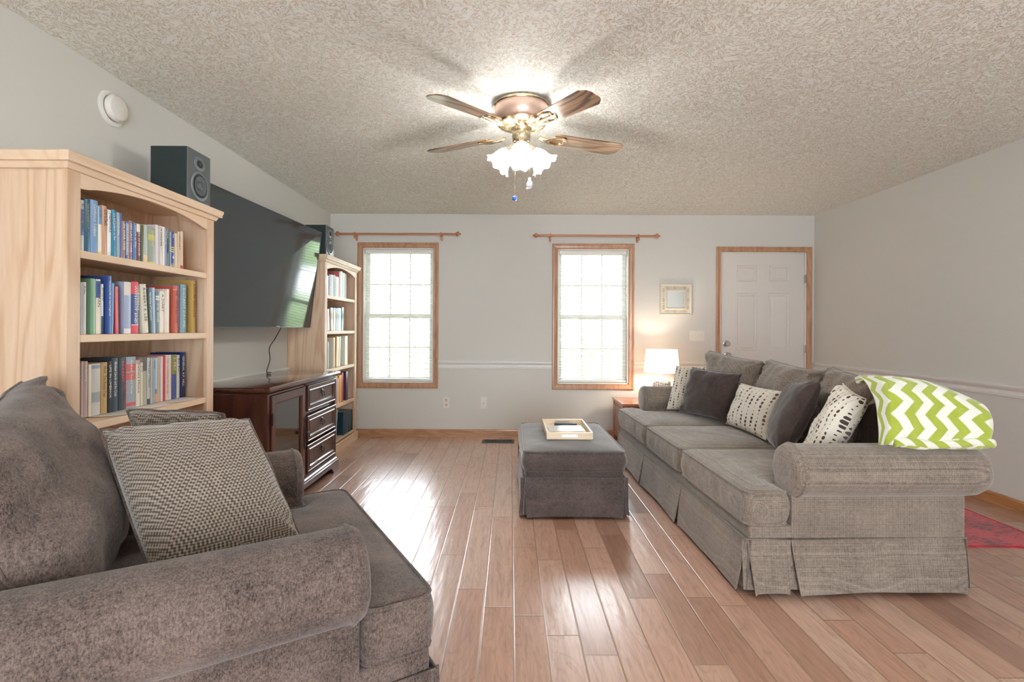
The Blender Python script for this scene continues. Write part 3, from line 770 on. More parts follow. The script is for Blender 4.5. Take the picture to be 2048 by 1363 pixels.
for k, (yc, r_) in enumerate(((2.24, .10), (2.44, .10), (2.64, .10))):
    m_ = MB().lathe([(0, 0), (r_-.012, 0), (r_, .003), (r_+.002, .0075), (r_-.004, .009), (r_-.02, .0065), (0, .006)], 40)
    o = _b0(m_, 'plate', plain('white_plate_%d' % k, (232, 226, 218), .35), None, 40); o.location = (-1.742, yc, .8085)
    o.scale = (.9, 1, .33)
    tag(o, ['white round plate under the slate books on the third shelf', 'white round plate under the middle books of the third shelf', 'white round plate under the rightmost books of the third shelf'][k], 'plate', 'plates under the third shelf books')

# ---------------------------------------------------------------- speakers
GREY = plain('speaker_grey_ring', (120, 130, 136), 0.35, 0.3); CONE = plain('speaker_cone', (88, 94, 98), 0.5, 0.2); DRK = plain('speaker_rubber', (44, 48, 52), 0.6)
def speaker(x1, y0, z0, label):
    w_, d_, h_ = .198, .19, .275
    O = empty('speaker', (x1-d_/2, y0+w_/2, z0), label=label, cat='speaker', group='bookshelf speakers')
    MB().box(x1-d_, x1-.004, y0, y0+w_, z0, z0+h_, .004).build('cabinet', SPK, O)
    MB().box(x1-.006, x1, y0+.001, y0+w_-.001, z0+.001, z0+h_-.001, .003).build('baffle', plain('speaker_front', (92, 98, 102), .4) if not bpy.data.materials.get('speaker_front') else bpy.data.materials['speaker_front'], O)
    yc = y0+w_/2; M = Matrix.Rotation(R(90), 4, 'Y')
    wf = MB().lathe([(.062, .005), (.074, .006), (.077, .004), (.077, 0), (.060, 0)], 40, (x1, yc, z0+.095), M).build('woofer_ring', GREY, O, smooth=40)
    MB().lathe([(.062, .004), (.058, .007), (.053, .005), (.050, .002)], 36, (x1, yc, z0+.095), M).build('surround', DRK, wf, smooth=60)
    MB().lathe([(.051, .003), (.022, -.0035), (.021, .001), (.012, .006), (0, .007)], 32, (x1+.0045, yc, z0+.095), M).build('cone', CONE, wf, smooth=60)
    S = Matrix.Diagonal((1, 1.35, 1, 1))
    tw = MB().lathe([(.019, .003), (.032, .004), (.035, .002), (.035, 0), (.019, 0)], 30, (x1, yc, z0+.212), S @ M).build('tweeter_plate', GREY, O, smooth=40)
    MB().lathe([(.019, .003), (.013, .000), (.009, .003), (0, .006)], 24, (x1+.001, yc, z0+.212), M).build('tweeter_dome', DRK, tw, smooth=60)
    MB().box(x1, x1+.0008, yc+.055, yc+.085, z0+.008, z0+.018).build('badge', GREY, O)
speaker(-1.65, 2.60, 1.838, 'black bookshelf speaker on the large near bookcase')
speaker(-1.66, 4.585, 1.838, 'black bookshelf speaker on the far bookcase behind the television')

# ---------------------------------------------------------------- television
TB = [Vector((-1.800, 2.94, 1.19)), Vector((-1.750, 4.455, 1.187)), Vector((-1.652, 4.455, 2.018)), Vector((-1.735, 2.94, 2.020))]  # bl br tr tl
O = empty('television', (-1.93, 4.0, 1.2), label='large flat black television mounted tilted on the left wall', cat='television')
nrm = (TB[1]-TB[0]).cross(TB[3]-TB[0]).normalized()
if nrm.x < 0: nrm = -nrm
def tvp(u, v, h): return (TB[0]*(1-u)*(1-v)+TB[1]*u*(1-v)+TB[2]*u*v+TB[3]*(1-u)*v) + nrm*h
scr = NT('tv_screen'); SCR = scr.out(Base__Color=(0.018, 0.030, 0.038, 1), Roughness=0.09, Specular__IOR__Level=1.0)
e_ = .004
m_ = MB(); m_.grid([[tvp(u, v, -.002) for v in (e_, 1-e_)] for u in (e_, 1-e_)]); m_.build('screen', SCR, O)
m_ = MB(); loop = [(0, 0), (1, 0), (1, 1), (0, 1)]
m_.grid([[tvp(*q, 0) for q in loop], [tvp(*q, -.028) for q in loop]], closed_v=True)
m_.grid([[tvp(u, v, -.028) for v in (0, 1)] for u in (0, 1)])
li = [(e_, e_), (1-e_, e_), (1-e_, 1-e_), (e_, 1-e_)]
m_.grid([[tvp(*q, 0) for q in loop], [tvp(*q, 0) for q in li]], closed_v=True)
m_.build('bezel', plain('tv_bezel', (96, 106, 116), .3, .6), O)
m_ = MB(); m_.box(XL, XL+.03, 3.5, 3.9, 1.45, 1.85, .002); m_.box(XL+.03, -1.79, 3.62, 3.66, 1.62, 1.68, .004); m_.box(XL+.03, -1.79, 3.76, 3.80, 1.62, 1.68, .004); m_.build('wall_mount', BLACKP, O)
m_ = MB(); m_.tube([tvp(.62, .012, -.004) + Vector((0, -.03, -.004)), tvp(.62, .012, -.004) + Vector((0, .03, -.004))], .006, 8); m_.build('sensor', BLACKP, O, smooth=60)
m_ = MB(); pts = [(-1.80, 4.02, 1.20), (-1.86, 4.03, 1.10), (-1.938, 4.10, 1.02), (-1.94, 4.115, .93), (-1.94, 4.06, .84), (-1.93, 4.07, .832), (-1.90, 4.05, .832)]
sm = []
for i in range(len(pts)-1):
    for k in range(6):
        f = k/6; p0, p1, p2, p3 = (Vector(pts[max(0, i-1)]), Vector(pts[i]), Vector(pts[i+1]), Vector(pts[min(len(pts)-1, i+2)]))
        sm.append(.5*((2*p1)+(-p0+p2)*f+(2*p0-5*p1+4*p2-p3)*f*f+(-p0+3*p1-3*p2+p3)*f**3))
m_.tube(sm, .0035, 8)
m_.build('power_cord', BLACKP, O, smooth=60)

# ---------------------------------------------------------------- dark media cabinet
def media():
    XB, XF = XL+.03, -1.458
    Y0, Y1 = 3.065, 4.265
    O = empty('media_cabinet', (-1.7, 3.66, 0), label='dark mahogany media cabinet with one glass door under the television', cat='cabinet')
    fx = lambda u, v, h: (XF+h, u, v)
    m_ = MB(); P = []
    for (o_, z) in [(.004, .783), (.008, .790), (.016, .796), (.026, .801), (.029, .812), (.024, .824), (.018, .827)]:
        P.append([(XB, Y0-o_, z), (XF+o_, Y0-o_, z), (XF+o_, Y1+o_, z), (XB, Y1+o_, z)])
    m_.grid(P); m_.box(XB, XF+.018, Y0-.018, Y1+.018, .80, .827, .001)
    m_.build('top', MAHOGT, O, smooth=30)
    m_ = MB(); T = .02
    m_.box(XB, XF-.002, Y0, Y0+T, .08, .80); m_.box(XB, XF-.002, Y1-T, Y1, .08, .80)
    m_.box(XB, XB+.01, Y0+T, Y1-T, .08, .80); m_.box(XB, XF-.002, Y0+T, Y1-T, .10, .12)
    m_.box(XB+.01, XF-.004, 3.615, 3.635, .12, .80); m_.box(XB+.01, XF-.06, Y0+T, 3.615, .44, .455)
    m_.box(XF-.06, XF, Y0-.001, Y0+.03, .08, .785, .002); m_.box(XF-.02, XF, 3.607, 3.640, .12, .785); m_.box(XF-.02, XF, 4.238, Y1+.001, .08, .785, .002)
    m_.box(XF-.02, XF, Y0+.03, 4.238, .774, .785); m_.box(XF-.02, XF, Y0+.03, 4.238, .10, .135)
    m_.box(XB+.01, XF-.02, 3.64, 4.24, .13, .77)
    m_.box(XB+.02, XF-.075, Y0-.004, Y0, .10, .15); m_.box(XB+.02, XF-.075, Y0-.004, Y0, .74, .79)
    m_.build('carcass', MAHOG, O)
    # plinth with bracket feet
    m_ = MB()
    poly = [(Y0-.02, 0), (Y0+.10, 0), (Y0+.115, .03), (Y0+.14, .045), (Y0+.155, .055)] + [(Y1-.155, .055), (Y1-.14, .045), (Y1-.115, .03), (Y1-.10, 0), (Y1+.02, 0), (Y1+.02, .085), (Y0-.02, .085)]
    b_ = m_.bm; A = [b_.verts.new((XF-.004, y, z)) for y, z in poly]; Bv = [b_.verts.new((XF+.020, y, z)) for y, z in poly]
    b_.faces.new(A); b_.faces.new(Bv[::-1])
    for k in range(len(poly)): b_.faces.new([A[k], A[(k+1) % len(poly)], Bv[(k+1) % len(poly)], Bv[k]])
    for ys in (Y0-.02, Y1-.002):
        m_.box(XF-.12, XF-.004, ys, ys+.022, 0, .085); m_.box(XB, XB+.12, ys, ys+.022, 0, .085); m_.box(XB+.12, XF-.12, ys, ys+.022, .05, .085)
    P = []
    for (o_, z) in [(.020, .085), (.020, .090), (.014, .096), (.010, .104), (.002, .110), (0, .112)]:
        P.append([(XB, Y0-o_, z), (XF+o_, Y0-o_, z), (XF+o_, Y1+o_, z), (XB, Y1+o_, z)])
    m_.grid(P); m_.build('plinth', MAHOG, O)
    # glass door
    m_ = MB(); m_.frame(Y0+.034, 3.604, .138, .770, [(0, -.012), (0, .008), (.003, .011), (.048, .011), (.052, .006), (.058, .004), (.060, -.004), (.060, -.012), (0, -.012)], fx)
    dr = m_.build('door', MAHOG, O)
    g = NT('cabinet_door_glass'); tr = g.n('ShaderNodeBsdfTransparent', None, Color=(.55, .56, .57, 1)); gl = g.n('ShaderNodeBsdfGlossy', None, Roughness=.04)
    mx = g.n('ShaderNodeMixShader', None, _0=g.n('ShaderNodeFresnel', None, IOR=3.4), _1=tr, _2=gl); g.t.links.new(mx.outputs[0], g.t.nodes['Material Output'].inputs[0])
    MB().box(XF-.006, XF-.002, Y0+.09, 3.548, .194, .714).build('glass_pane', g.m, dr)
    m_ = MB(); yh = 3.586
    m_.tube([(XF+.013, yh, .33+.24*k/16) for k in range(17)], [.002+.0045*abs(math.sin(math.pi*k/16*4)) for k in range(17)], 8)
    m_.tube([(XF+.010, yh, .45), (XF+.032, yh, .45)], .004, 8); m_.lathe([(0, .020), (.010, .016), (.013, .008), (.009, 0), (0, -.002)], 14, (XF+.030, yh, .45), Matrix.Rotation(R(90), 4, 'Y'))
    m_.build('handle', PEWTER, dr, smooth=60)
    m_ = MB(); m_.box(XF+.008, XF+.016, Y0+.026, Y0+.040, .595, .665, .002); m_.tube([(XF+.016, Y0+.032, .592), (XF+.016, Y0+.032, .668)], .004, 8); m_.build('hinge', BLACKP, dr)
    for (c0, c1) in ((.587, .770), (.366, .553), (.147, .345)):
        m_ = MB(); a0, a1 = 3.648, 4.232
        m_.frame(a0, a1, c0, c1, [(0, -.002), (0, .010), (.003, .013), (.010, .013), (.013, .010), (.030, .010), (.034, .014), (.040, .013), (.046, .003), (.050, .002)], fx)
        m_.box(XF-.004, XF+.002, a0+.046, a1-.046, c0+.046, c1-.046)
        d_ = m_.build('drawer', MAHOG, O)
        yc, zc = (a0+a1)/2, (c0+c1)/2+.008
        m_ = MB(); m_.lathe([(0, .010), (.008, .009), (.012, .004), (.018, .003), (.020, 0)], 18, (XF+.002, yc, zc+.015), Matrix.Rotation(R(90), 4, 'Y'))
        m_.tube([(XF+.013+.004*(1-math.cos(a))*.5, yc+.021*math.sin(a), zc-.006+.024*math.cos(a)) for a in [2*math.pi*k/24 for k in range(24)]], .0032, 8, closed=True)
        m_.build('ring_pull', PEWTER, d_, smooth=60)
media()
# ---------------------------------------------------------------- upholstery helpers (local coordinates)
def seg_d(p, a, b):
    ax, ay = a; bx, by = b; dx, dy = bx-ax, by-ay
    L2 = dx*dx+dy*dy; t_ = max(0, min(1, ((p[0]-ax)*dx+(p[1]-ay)*dy)/L2)) if L2 else 0
    return math.hypot(p[0]-ax-dx*t_, p[1]-ay-dy*t_)
def inside(p, poly):
    c = False; n = len(poly)
    for i in range(n):
        (x1, y1), (x2, y2) = poly[i], poly[(i+1) % n]
        if (y1 > p[1]) != (y2 > p[1]) and p[0] < (x2-x1)*(p[1]-y1)/(y2-y1)+x1: c = not c
    return c
def cushion(name, poly, z0, z1, mat, parent, puff=.03, bulge=.014, r=.045, seed=0, pipe=.0055, sag=None):
    """boxed cushion from a rectilinear CCW outline"""
    xs = sorted({p[0] for p in poly}); ys = sorted({p[1] for p in poly})
    def fill(v):
        o_ = [v[0]]
        for a, b_ in zip(v, v[1:]):
            n = max(1, round((b_-a)/.026)); o_ += [a+(b_-a)*k/n for k in range(1, n+1)]
        return o_
    xs, ys = fill(xs), fill(ys); n = len(poly)
    conv = []
    for i in range(n):
        a, c, b_ = poly[i-1], poly[i], poly[(i+1) % n]
        if (c[0]-a[0])*(b_[1]-c[1])-(c[1]-a[1])*(b_[0]-c[0]) > 0:
            u = (1 if a[0]+b_[0] > 2*c[0] else -1, 1 if a[1]+b_[1] > 2*c[1] else -1); conv.append((c, u))
    def rnd_xy(x, y):
        for (c, u) in conv:
            a, b_ = (x-c[0])*u[0], (y-c[1])*u[1]
            if -1e-6 <= a < r and -1e-6 <= b_ < r:
                p, q = r-a, r-b_; m_ = max(p, q); l_ = math.hypot(p, q)
                if l_ > 1e-9: k = m_/l_*(1 if m_ else 1); p, q = p*k, q*k
                return (c[0]+u[0]*(r-p), c[1]+u[1]*(r-q))
        return (x, y)
    mb = MB(); bm = mb.bm; top, bot = {}, {}
    cells = [(i, j) for i in range(len(xs)-1) for j in range(len(ys)-1) if inside(((xs[i]+xs[i+1])/2, (ys[j]+ys[j+1])/2), poly)]
    def dist(p): return min(seg_d(p, poly[i], poly[(i+1) % n]) for i in range(n))
    def wr(x, y):
        v = Vector((x*5+seed*3.1, y*5, seed)); return (noise.noise(v)*.006 + noise.noise(v*3.2)*.0025)
    for (i, j) in cells:
        for (a, b_) in ((i, j), (i+1, j), (i, j+1), (i+1, j+1)):
            if (a, b_) not in top:
                x, y = xs[a], ys[b_]; d = dist((x, y)); X, Y = rnd_xy(x, y)
                z = z1 + puff*(1-math.exp(-d/.09)) + wr(x, y)*min(1, d/.05) + (sag(x, y) if sag else 0)
                top[(a, b_)] = bm.verts.new((X, Y, z)); bot[(a, b_)] = bm.verts.new((X, Y, z0))
    edges = {}
    for (i, j) in cells:
        q = [(i, j), (i+1, j), (i+1, j+1), (i, j+1)]
        bm.faces.new([top[k] for k in q]); bm.faces.new([bot[k] for k in q[::-1]])
        for k in range(4): edges[(q[k], q[(k+1) % 4])] = 1
    bd = {a: b_ for (a, b_) in edges if (b_, a) not in edges}
    st = next(iter(bd)); loop = [st]
    while bd[loop[-1]] != st: loop.append(bd[loop[-1]])
    m = len(loop); K = 6; rows = []
    for k in range(m):
        pv, nx = top[loop[k-1]].co, top[loop[(k+1) % m]].co
        d = (nx-pv); nn = Vector((d.y, -d.x, 0)).normalized()
        T_, B_ = top[loop[k]], bot[loop[k]]; row = [T_]
        for q in range(1, K):
            f = q/K; w_ = 1+.8*noise.noise(Vector((T_.co.x*18, T_.co.y*18, seed+f)))
            row.append(bm.verts.new(T_.co.lerp(B_.co, f)+nn*bulge*math.sin(math.pi*f)*w_))
        row.append(B_); rows.append(row)
    for k in range(m):
        for q in range(K): bm.faces.new([rows[k][q], rows[k][q+1], rows[(k+1) % m][q+1], rows[(k+1) % m][q]])
    tp = [top[l_].co.copy() for l_ in loop]; bp = [bot[l_].co.copy() for l_ in loop]
    o = mb.build(name, mat, parent, smooth=60, wc=False)
    p_ = MB(); p_.tube([p+Vector((0, 0, .001)) for p in tp], pipe, 8, closed=True); p_.tube(bp, pipe, 8, closed=True)
    p_.build('piping', mat, o, smooth=180, wc=False)
    return o
def skirt(name, runs, zt, zb, mat, parent, flare=.03, seed=0):
    """kick-pleated skirt: runs = list of (p0, p1, outward normal)"""
    mb = MB()
    for q, (p0, p1, nn) in enumerate(runs):
        p0, p1, nn = Vector((*p0, 0)), Vector((*p1, 0)), Vector((*nn, 0)); L = (p1-p0).length; tg = (p1-p0)/L
        n = max(6, int(L/.03)); P = []
        for i in range(n+1):
            a = i/n; row = []
            for k in range(9):
                b_ = k/8; e = (2*a-1)
                wv = noise.noise(Vector((a*L*4+seed, b_*1.2, q*5.3)))*.012*b_ + .006*b_*abs(e)**8
                lift = .008*(1-abs(e)**3)*b_
                p = p0+tg*(L*a)-tg*(.022*b_*e*abs(e)**5*min(1, .6/L+.4)) + nn*(flare*b_+wv+.002)
                row.append(Vector((p.x, p.y, zt+(zb-zt)*b_+lift)))
            P.append(row)
        Q = [[v-nn*.006 for v in row] for row in P]
        mb.grid(P); mb.grid(Q); mb.grid([[P[0][k], Q[0][k]] for k in range(9)]); mb.grid([[P[-1][k], Q[-1][k]] for k in range(9)]); mb.grid([[P[i][8], Q[i][8]] for i in range(n+1)])
        # inner pleat tongue behind each end
        for s_, pe in ((-1, p0), (1, p1)):
            c0 = pe - tg*s_*.07 - nn*.004; c1 = pe + tg*s_*.018 - nn*.012
            mb.grid([[Vector((c0.x, c0.y, zt)), Vector((c0.x, c0.y, zb+.012))+nn*flare*.7], [Vector((c1.x, c1.y, zt)), Vector((c1.x, c1.y, zb+.014))+nn*flare*.55]])
        # seam welt along the top
        mb.tube([p0+nn*.004+Vector((0, 0, zt+.001)), p1+nn*.004+Vector((0, 0, zt+.001))], .0035, 6)
    return mb.build(name, mat, parent, smooth=50, wc=False)
def pillow(name, cor, T, mat, parent=None, label=None, cat=None, group=None, seed=0, wrinkle=.006, pinch=.05, pipe=.004, n=30, pmat=None, power=.42, uvs=(.45, .45), ears=0.0, wc=True):
    TL, TR, BR, BL = [Vector(c) for c in cor]
    ctr = (TL+TR+BR+BL)/4
    N0 = ((TR-TL)+(BR-BL)).cross((TL-BL)+(TR-BR)).normalized()
    mb = MB(); bm = mb.bm; uvl = bm.loops.layers.uv.new('UVMap')
    def base(u, v):
        uu = u*(1-pinch*(1-v*v)*u*u); vv = v*(1-pinch*(1-u*u)*v*v)
        s_, t_ = (uu+1)/2, (vv+1)/2
        return TL*(1-s_)*t_+TR*s_*t_+BR*s_*(1-t_)+BL*(1-s_)*(1-t_)
    def W(u, v, sd):
        a = Vector((u*1.6+seed*7.3, v*1.6+sd*11, seed*1.7))
        c = noise.noise(a)*1.3 + noise.noise(a*2.7)*.6
        rad = math.atan2(abs(v)-1.25, abs(u)-1.25)
        fold = math.sin(rad*17+seed)*max(0, (u*u*v*v)-.12)*1.6 + math.sin(u*13+seed+noise.noise(a)*4)*max(0, abs(v)-.55)*.9 + math.sin(v*12+seed*2+noise.noise(a)*4)*max(0, abs(u)-.55)*.9
        return (c+fold)*wrinkle
    g = {}
    us = [math.sin((-1+2*i/n)*math.pi/2)*.55+(-1+2*i/n)*.45 for i in range(n+1)]
    for sd in (1, -1):
        for i, u in enumerate(us):
            for j, v in enumerate(us):
                edge_ = i in (0, n) or j in (0, n)
                if edge_ and sd == -1: g[(i, j, -1)] = g[(i, j, 1)]; continue
                t_ = T/2*(max(0, (1-abs(u)**2.4)*(1-abs(v)**2.4)))**power
                p = base(u, v)
                if edge_: p = p + N0*noise.noise(Vector((u*2+seed, v*2, 3)))*wrinkle*1.6
                else: p = p + N0*sd*(t_+W(u, v, sd)*min(1, t_/(T*.16)))
                g[(i, j, sd)] = bm.verts.new(p)
    for sd in (1, -1):
        for i in range(n):
            for j in range(n):
                ks = [(i, j), (i+1, j), (i+1, j+1), (i, j+1)]
                if sd == -1: ks = ks[::-1]
                f = bm.faces.new([g[(a, b_, sd)] for a, b_ in ks])
                for lp, (a, b_) in zip(f.loops, ks): lp[uvl].uv = ((us[a]+1)/2*uvs[0] + (0 if sd == 1 else 3.3), (us[b_]+1)/2*uvs[1])
    ring = [g[(i, 0, 1)].co.copy() for i in range(n)]+[g[(n, j, 1)].co.copy() for j in range(n)]+[g[(n-i, n, 1)].co.copy() for i in range(n)]+[g[(0, n-j, 1)].co.copy() for j in range(n)]
    if parent is None:
        mb.bm.transform(Matrix.Translation(-ctr)); o = _b0(mb, name, mat, None, 180); o.location = ctr
    else:
        o = mb.build(name, mat, parent, smooth=180, wc=wc)
    if label: tag(o, label, cat, group)
    if pipe:
        p_ = MB(); p_.tube(ring, pipe, 6, closed=True)
        if parent is None: p_.bm.transform(Matrix.Translation(-ctr)); q = _b0(p_, 'piping', pmat or mat, o, 180)
        else: q = p_.build('piping', pmat or mat, o, smooth=180, wc=wc)
    return o

def arm(parent, mat, y0, side, D, zc=.548, r=.118):
    """rolled arm: y0 = outer body face, side=+1 when the seat lies towards +y"""
    yc = y0 + side*.042
    mb = MB(); st = []
    for (x, k) in [(.186, .0), (.187, .35), (.189, .62), (.193, .82), (.200, .93), (.210, .985), (.222, 1.0), (.228, 1.02), (.245, 1.0), (.40, 1.0), (.60, 1.005), (.80, 1.01), (D-.02, 1.01), (D+.04, .98), (D+.075, .86), (D+.094, .62), (D+.100, .3), (D+.101, 0)]:
        row = []
        for q in range(40):
            a = 2*math.pi*q/40
            wn = 1+.010*noise.noise(Vector((x*6, math.cos(a)*2, math.sin(a)*2+y0)))
            row.append((x, yc+r*k*wn*math.cos(a), zc+r*k*wn*math.sin(a)*(1.0)))
        st.append(row)
    mb.grid(st, closed_v=True)
    # arm panel under the roll
    yo, yi = y0, y0+side*.150
    a, b_ = min(yo, yi), max(yo, yi)
    mb.box(.205, D, a, b_, .24, zc-.02, .008, 3)
    o = mb.build('arm', mat, parent, smooth=50, wc=False)
    p_ = MB(); p_.tube([(.226, yc+(r+.001)*math.cos(2*math.pi*q/40), zc+(r+.001)*math.sin(2*math.pi*q/40)) for q in range(40)], .0055, 8, closed=True)
    p_.build('piping', mat, o, smooth=180, wc=False)
    return o

def sofa_body(O, L, D, ncush, mat, breaks, bh=.86, seed=0):
    m_ = MB(); m_.box(.012, D-.002, .004, L-.004, .20, .306, .012, 3)
    m_.box(.05, D-.04, .04, L-.04, .03, .20)
    m_.build('base', mat, O, smooth=40, wc=False)
    arm(O, mat, 0.0, 1, D); arm(O, mat, L, -1, D)
    # back frame
    m_ = MB()
    prof = [(D-.20, .30), (D-.215, .60), (D-.19, .80), (D-.15, .845), (D-.09, .86), (D-.02, .845), (D+.01, .80), (D+.008, .50), (D, .24), (D-.20, .24)]
    ys = [.03, .04]+[.04+(L-.08)*k/12 for k in range(1, 12)]+[L-.04, L-.03]
    P = []
    for k, y in enumerate(ys):
        s_ = .97 if k in (0, len(ys)-1) else 1
        P.append([((x-(D-.1))*s_+(D-.1), y, .3+(z-.3)*s_*(bh-.3)/.56) for x, z in prof])
    m_.grid(P, closed_v=True, cap=True); m_.build('back_frame', mat, O, smooth=40, wc=False)
    a_in = .150
    for i in range(ncush):
        y0, y1 = breaks[i]+.003, breaks[i+1]-.003
        xb = D-.17
        if ncush == 1: poly = [(0, 0), (.195, 0), (.195, a_in+.004), (xb, a_in+.004), (xb, L-a_in-.004), (.195, L-a_in-.004), (.195, L), (0, L)][::1]
        elif i == 0: poly = [(0, 0), (.195, 0), (.195, a_in+.006), (xb, a_in+.006), (xb, y1), (0, y1)]
        elif i == ncush-1: poly = [(0, y0), (xb, y0), (xb, L-a_in-.006), (.195, L-a_in-.006), (.195, L), (0, L)]
        else: poly = [(0, y0), (xb, y0), (xb, y1), (0, y1)]
        cushion('seat_cushion', poly, .310, .452, mat, O, puff=.034, seed=seed+i)

# ---------------------------------------------------------------- sofa
SL, SD = 2.41, 1.005
SOFA_O = empty('sofa', (1.065, 2.29, 0), R(1.5), label='long grey brown tweed three seat sofa with rolled arms and skirt', cat='sofa')
sofa_body(SOFA_O, SL, SD, 3, SOFA, [0, .83, 1.56, SL], seed=1)
runs = [((0, 0), (0, .80), (-1, 0)), ((0, .80), (0, 1.59), (-1, 0)), ((0, 1.59), (0, SL), (-1, 0)), ((0, 0), (.20, 0), (0, -1)), ((.20, 0), (SD, 0), (0, -1)), ((0, SL), (SD, SL), (0, 1)), ((SD, 0), (SD, SL), (1, 0))]
skirt('skirt', runs, .248, .012, SOFA, SOFA_O, .034, 2)
# loose back cushions of the sofa
for k, c in enumerate([[(1.74, 4.46, 1.00), (1.90, 3.84, .945), (1.80, 3.86, .50), (1.78, 4.46, .50)],
                       [(1.93, 3.78, .965), (1.91, 3.10, .93), (1.82, 3.12, .50), (1.82, 3.80, .50)],
                       [(1.93, 3.05, .965), (1.92, 2.66, .93), (1.84, 2.66, .50), (1.84, 3.06, .50)]]):
    pillow('back_cushion', c, .23, SOFA, SOFA_O, seed=3+k*2, wrinkle=.021, pinch=.04, pipe=.0045, power=.38)

# ---------------------------------------------------------------- patterned materials
def m_dots(name, N, M, wave, seed, sway=.05):
    t = NT(name); tc = t.n('ShaderNodeTexCoord'); sx = t.n('ShaderNodeSeparateXYZ', None, Vector=tc.outputs['UV'])
    U, V = sx.outputs[0], sx.outputs[1]
    wv = t.math('MULTIPLY', t.math('SINE', t.math('MULTIPLY', V, wave)), sway/ N*8)
    xs_ = t.math('ADD', t.math('MULTIPLY', U, N), wv); ci = t.math('FLOOR', xs_); cf = t.math('SUBTRACT', t.math('FRACT', xs_), .5)
    rc = t.n('ShaderNodeTexWhiteNoise', {'noise_dimensions': '1D'}, W=t.math('ADD', ci, seed)).outputs[0]
    ys_ = t.math('ADD', t.math('MULTIPLY', V, M), t.math('MULTIPLY', rc, 3.0)); ri = t.math('FLOOR', ys_); rf = t.math('SUBTRACT', t.math('FRACT', ys_), .5)
    dx = t.math('DIVIDE', cf, N); dy = t.math('DIVIDE', rf, M)
    d = t.math('SQRT', t.math('ADD', t.math('MULTIPLY', dx, dx), t.math('MULTIPLY', dy, dy)))
    ph = t.math('MULTIPLY_ADD', t.math('SINE', t.math('ADD', t.math('MULTIPLY', ri, 1.05), t.math('MULTIPLY', rc, 6.0))), .5, .5)
    rad = t.math('MULTIPLY_ADD', t.math('POWER', ph, 1.2), .0080, .0036)
    inn = t.math('LESS_THAN', d, rad)
    cc = t.ramp(t.n('ShaderNodeTexWhiteNoise', {'noise_dimensions': '1D'}, W=t.math('ADD', ci, seed+5.3)).outputs[0],
                [(0, lin((74, 62, 60))), (.35, lin((110, 94, 84))), (.6, lin((150, 136, 112))), (.8, lin((82, 68, 66)))], 'CONSTANT')
    fz = t.noise(t.coords(), 500, 2)
    base = t.mix(fz, lin((210, 202, 188)), lin((228, 222, 210)))
    return t.out(Base__Color=t.mix(inn, base, cc), Roughness=.9, Specular__IOR__Level=.15, Sheen__Weight=.1, Normal=t.bump(fz, .3, .001))
DOTS = m_dots('dotted_cream_fabric', 18, 38, 14, 3)
DOTS2 = m_dots('dotted_cream_fabric_loose', 17, 36, 18, 9, .09)
G2 = 'dotted cream pillows'; G3 = 'dark brown pillows'
pillow('throw_pillow', [(1.455, 4.47, .865), (1.66, 4.34, .87), (1.58, 4.25, .50), (1.355, 4.40, .50)], .11, DOTS2, None, 'cream pillow with brown dot strings, farthest, half behind a dark pillow', 'pillow', G2, 5, .006, pmat=plain('cream_piping', (214, 206, 192), .9))
pillow('throw_pillow', [(1.50, 4.20, .875), (1.715, 3.78, .858), (1.615, 3.80, .50), (1.405, 4.24, .50)], .15, BROWN, None, 'dark brown velour pillow on the far seat beside the lamp arm', 'pillow', G3, 8, .007, pipe=.003)
pillow('throw_pillow', [(1.685, 3.72, .795), (1.69, 3.14, .805), (1.60, 3.19, .50), (1.585, 3.74, .50)], .12, DOTS, None, 'small oblong cream pillow with brown dot strings, middle of the sofa', 'pillow', G2, 11, .006, pmat=bpy.data.materials['cream_piping'], uvs=(.5, .33))
pillow('throw_pillow', [(1.74, 3.13, .865), (1.70, 2.80, .905), (1.495, 2.82, .50), (1.59, 3.13, .50)], .16, BROWN, None, 'dark brown velour pillow seen edge on, behind the oblong dotted one', 'pillow', G3, 14, .006, pipe=.004)
pillow('throw_pillow', [(1.735, 2.66, .91), (1.745, 2.50, .85), (1.55, 2.54, .50), (1.575, 2.74, .50)], .155, DOTS2, None, 'cream dotted pillow leaning by the near arm of the sofa', 'pillow', G2, 17, .012, pmat=bpy.data.materials['cream_piping'])
pillow('throw_pillow', [(1.785, 2.605, .80), (1.835, 2.525, .84), (1.825, 2.50, .50), (1.765, 2.61, .50)], .03, BROWN, None, 'dark cushion in shade beside the green chevron blanket', 'pillow', G3, 21, .005, pipe=.003)

# ---------------------------------------------------------------- chevron blanket
t = NT('chevron_fleece'); tc = t.n('ShaderNodeTexCoord'); sx = t.n('ShaderNodeSeparateXYZ', None, Vector=tc.outputs['UV'])
tri = t.math('ABSOLUTE', t.math('SUBTRACT', t.math('FRACT', t.math('DIVIDE', sx.outputs[1], .118)), .5))
ph = t.math('ADD', t.math('DIVIDE', sx.outputs[0], .105), t.math('MULTIPLY', tri, 1.05))
msk = t.ramp(t.math('FRACT', ph), [(0, (0, 0, 0, 1)), (.03, (1, 1, 1, 1)), (.50, (1, 1, 1, 1)), (.53, (0, 0, 0, 1))])
fz = t.noise(t.coords(), 350, 3, .7); big = t.noise(t.coords(), 14, 2)
gr = t.mix(big, lin((152, 170, 48)), lin((176, 190, 74))); wh = t.mix(big, lin((226, 226, 214)), lin((238, 238, 230)))
BLK = t.out(Base__Color=t.mix(msk, wh, gr), Roughness=.95, Sheen__Weight=.5, Normal=t.bump(fz, .5, .002))
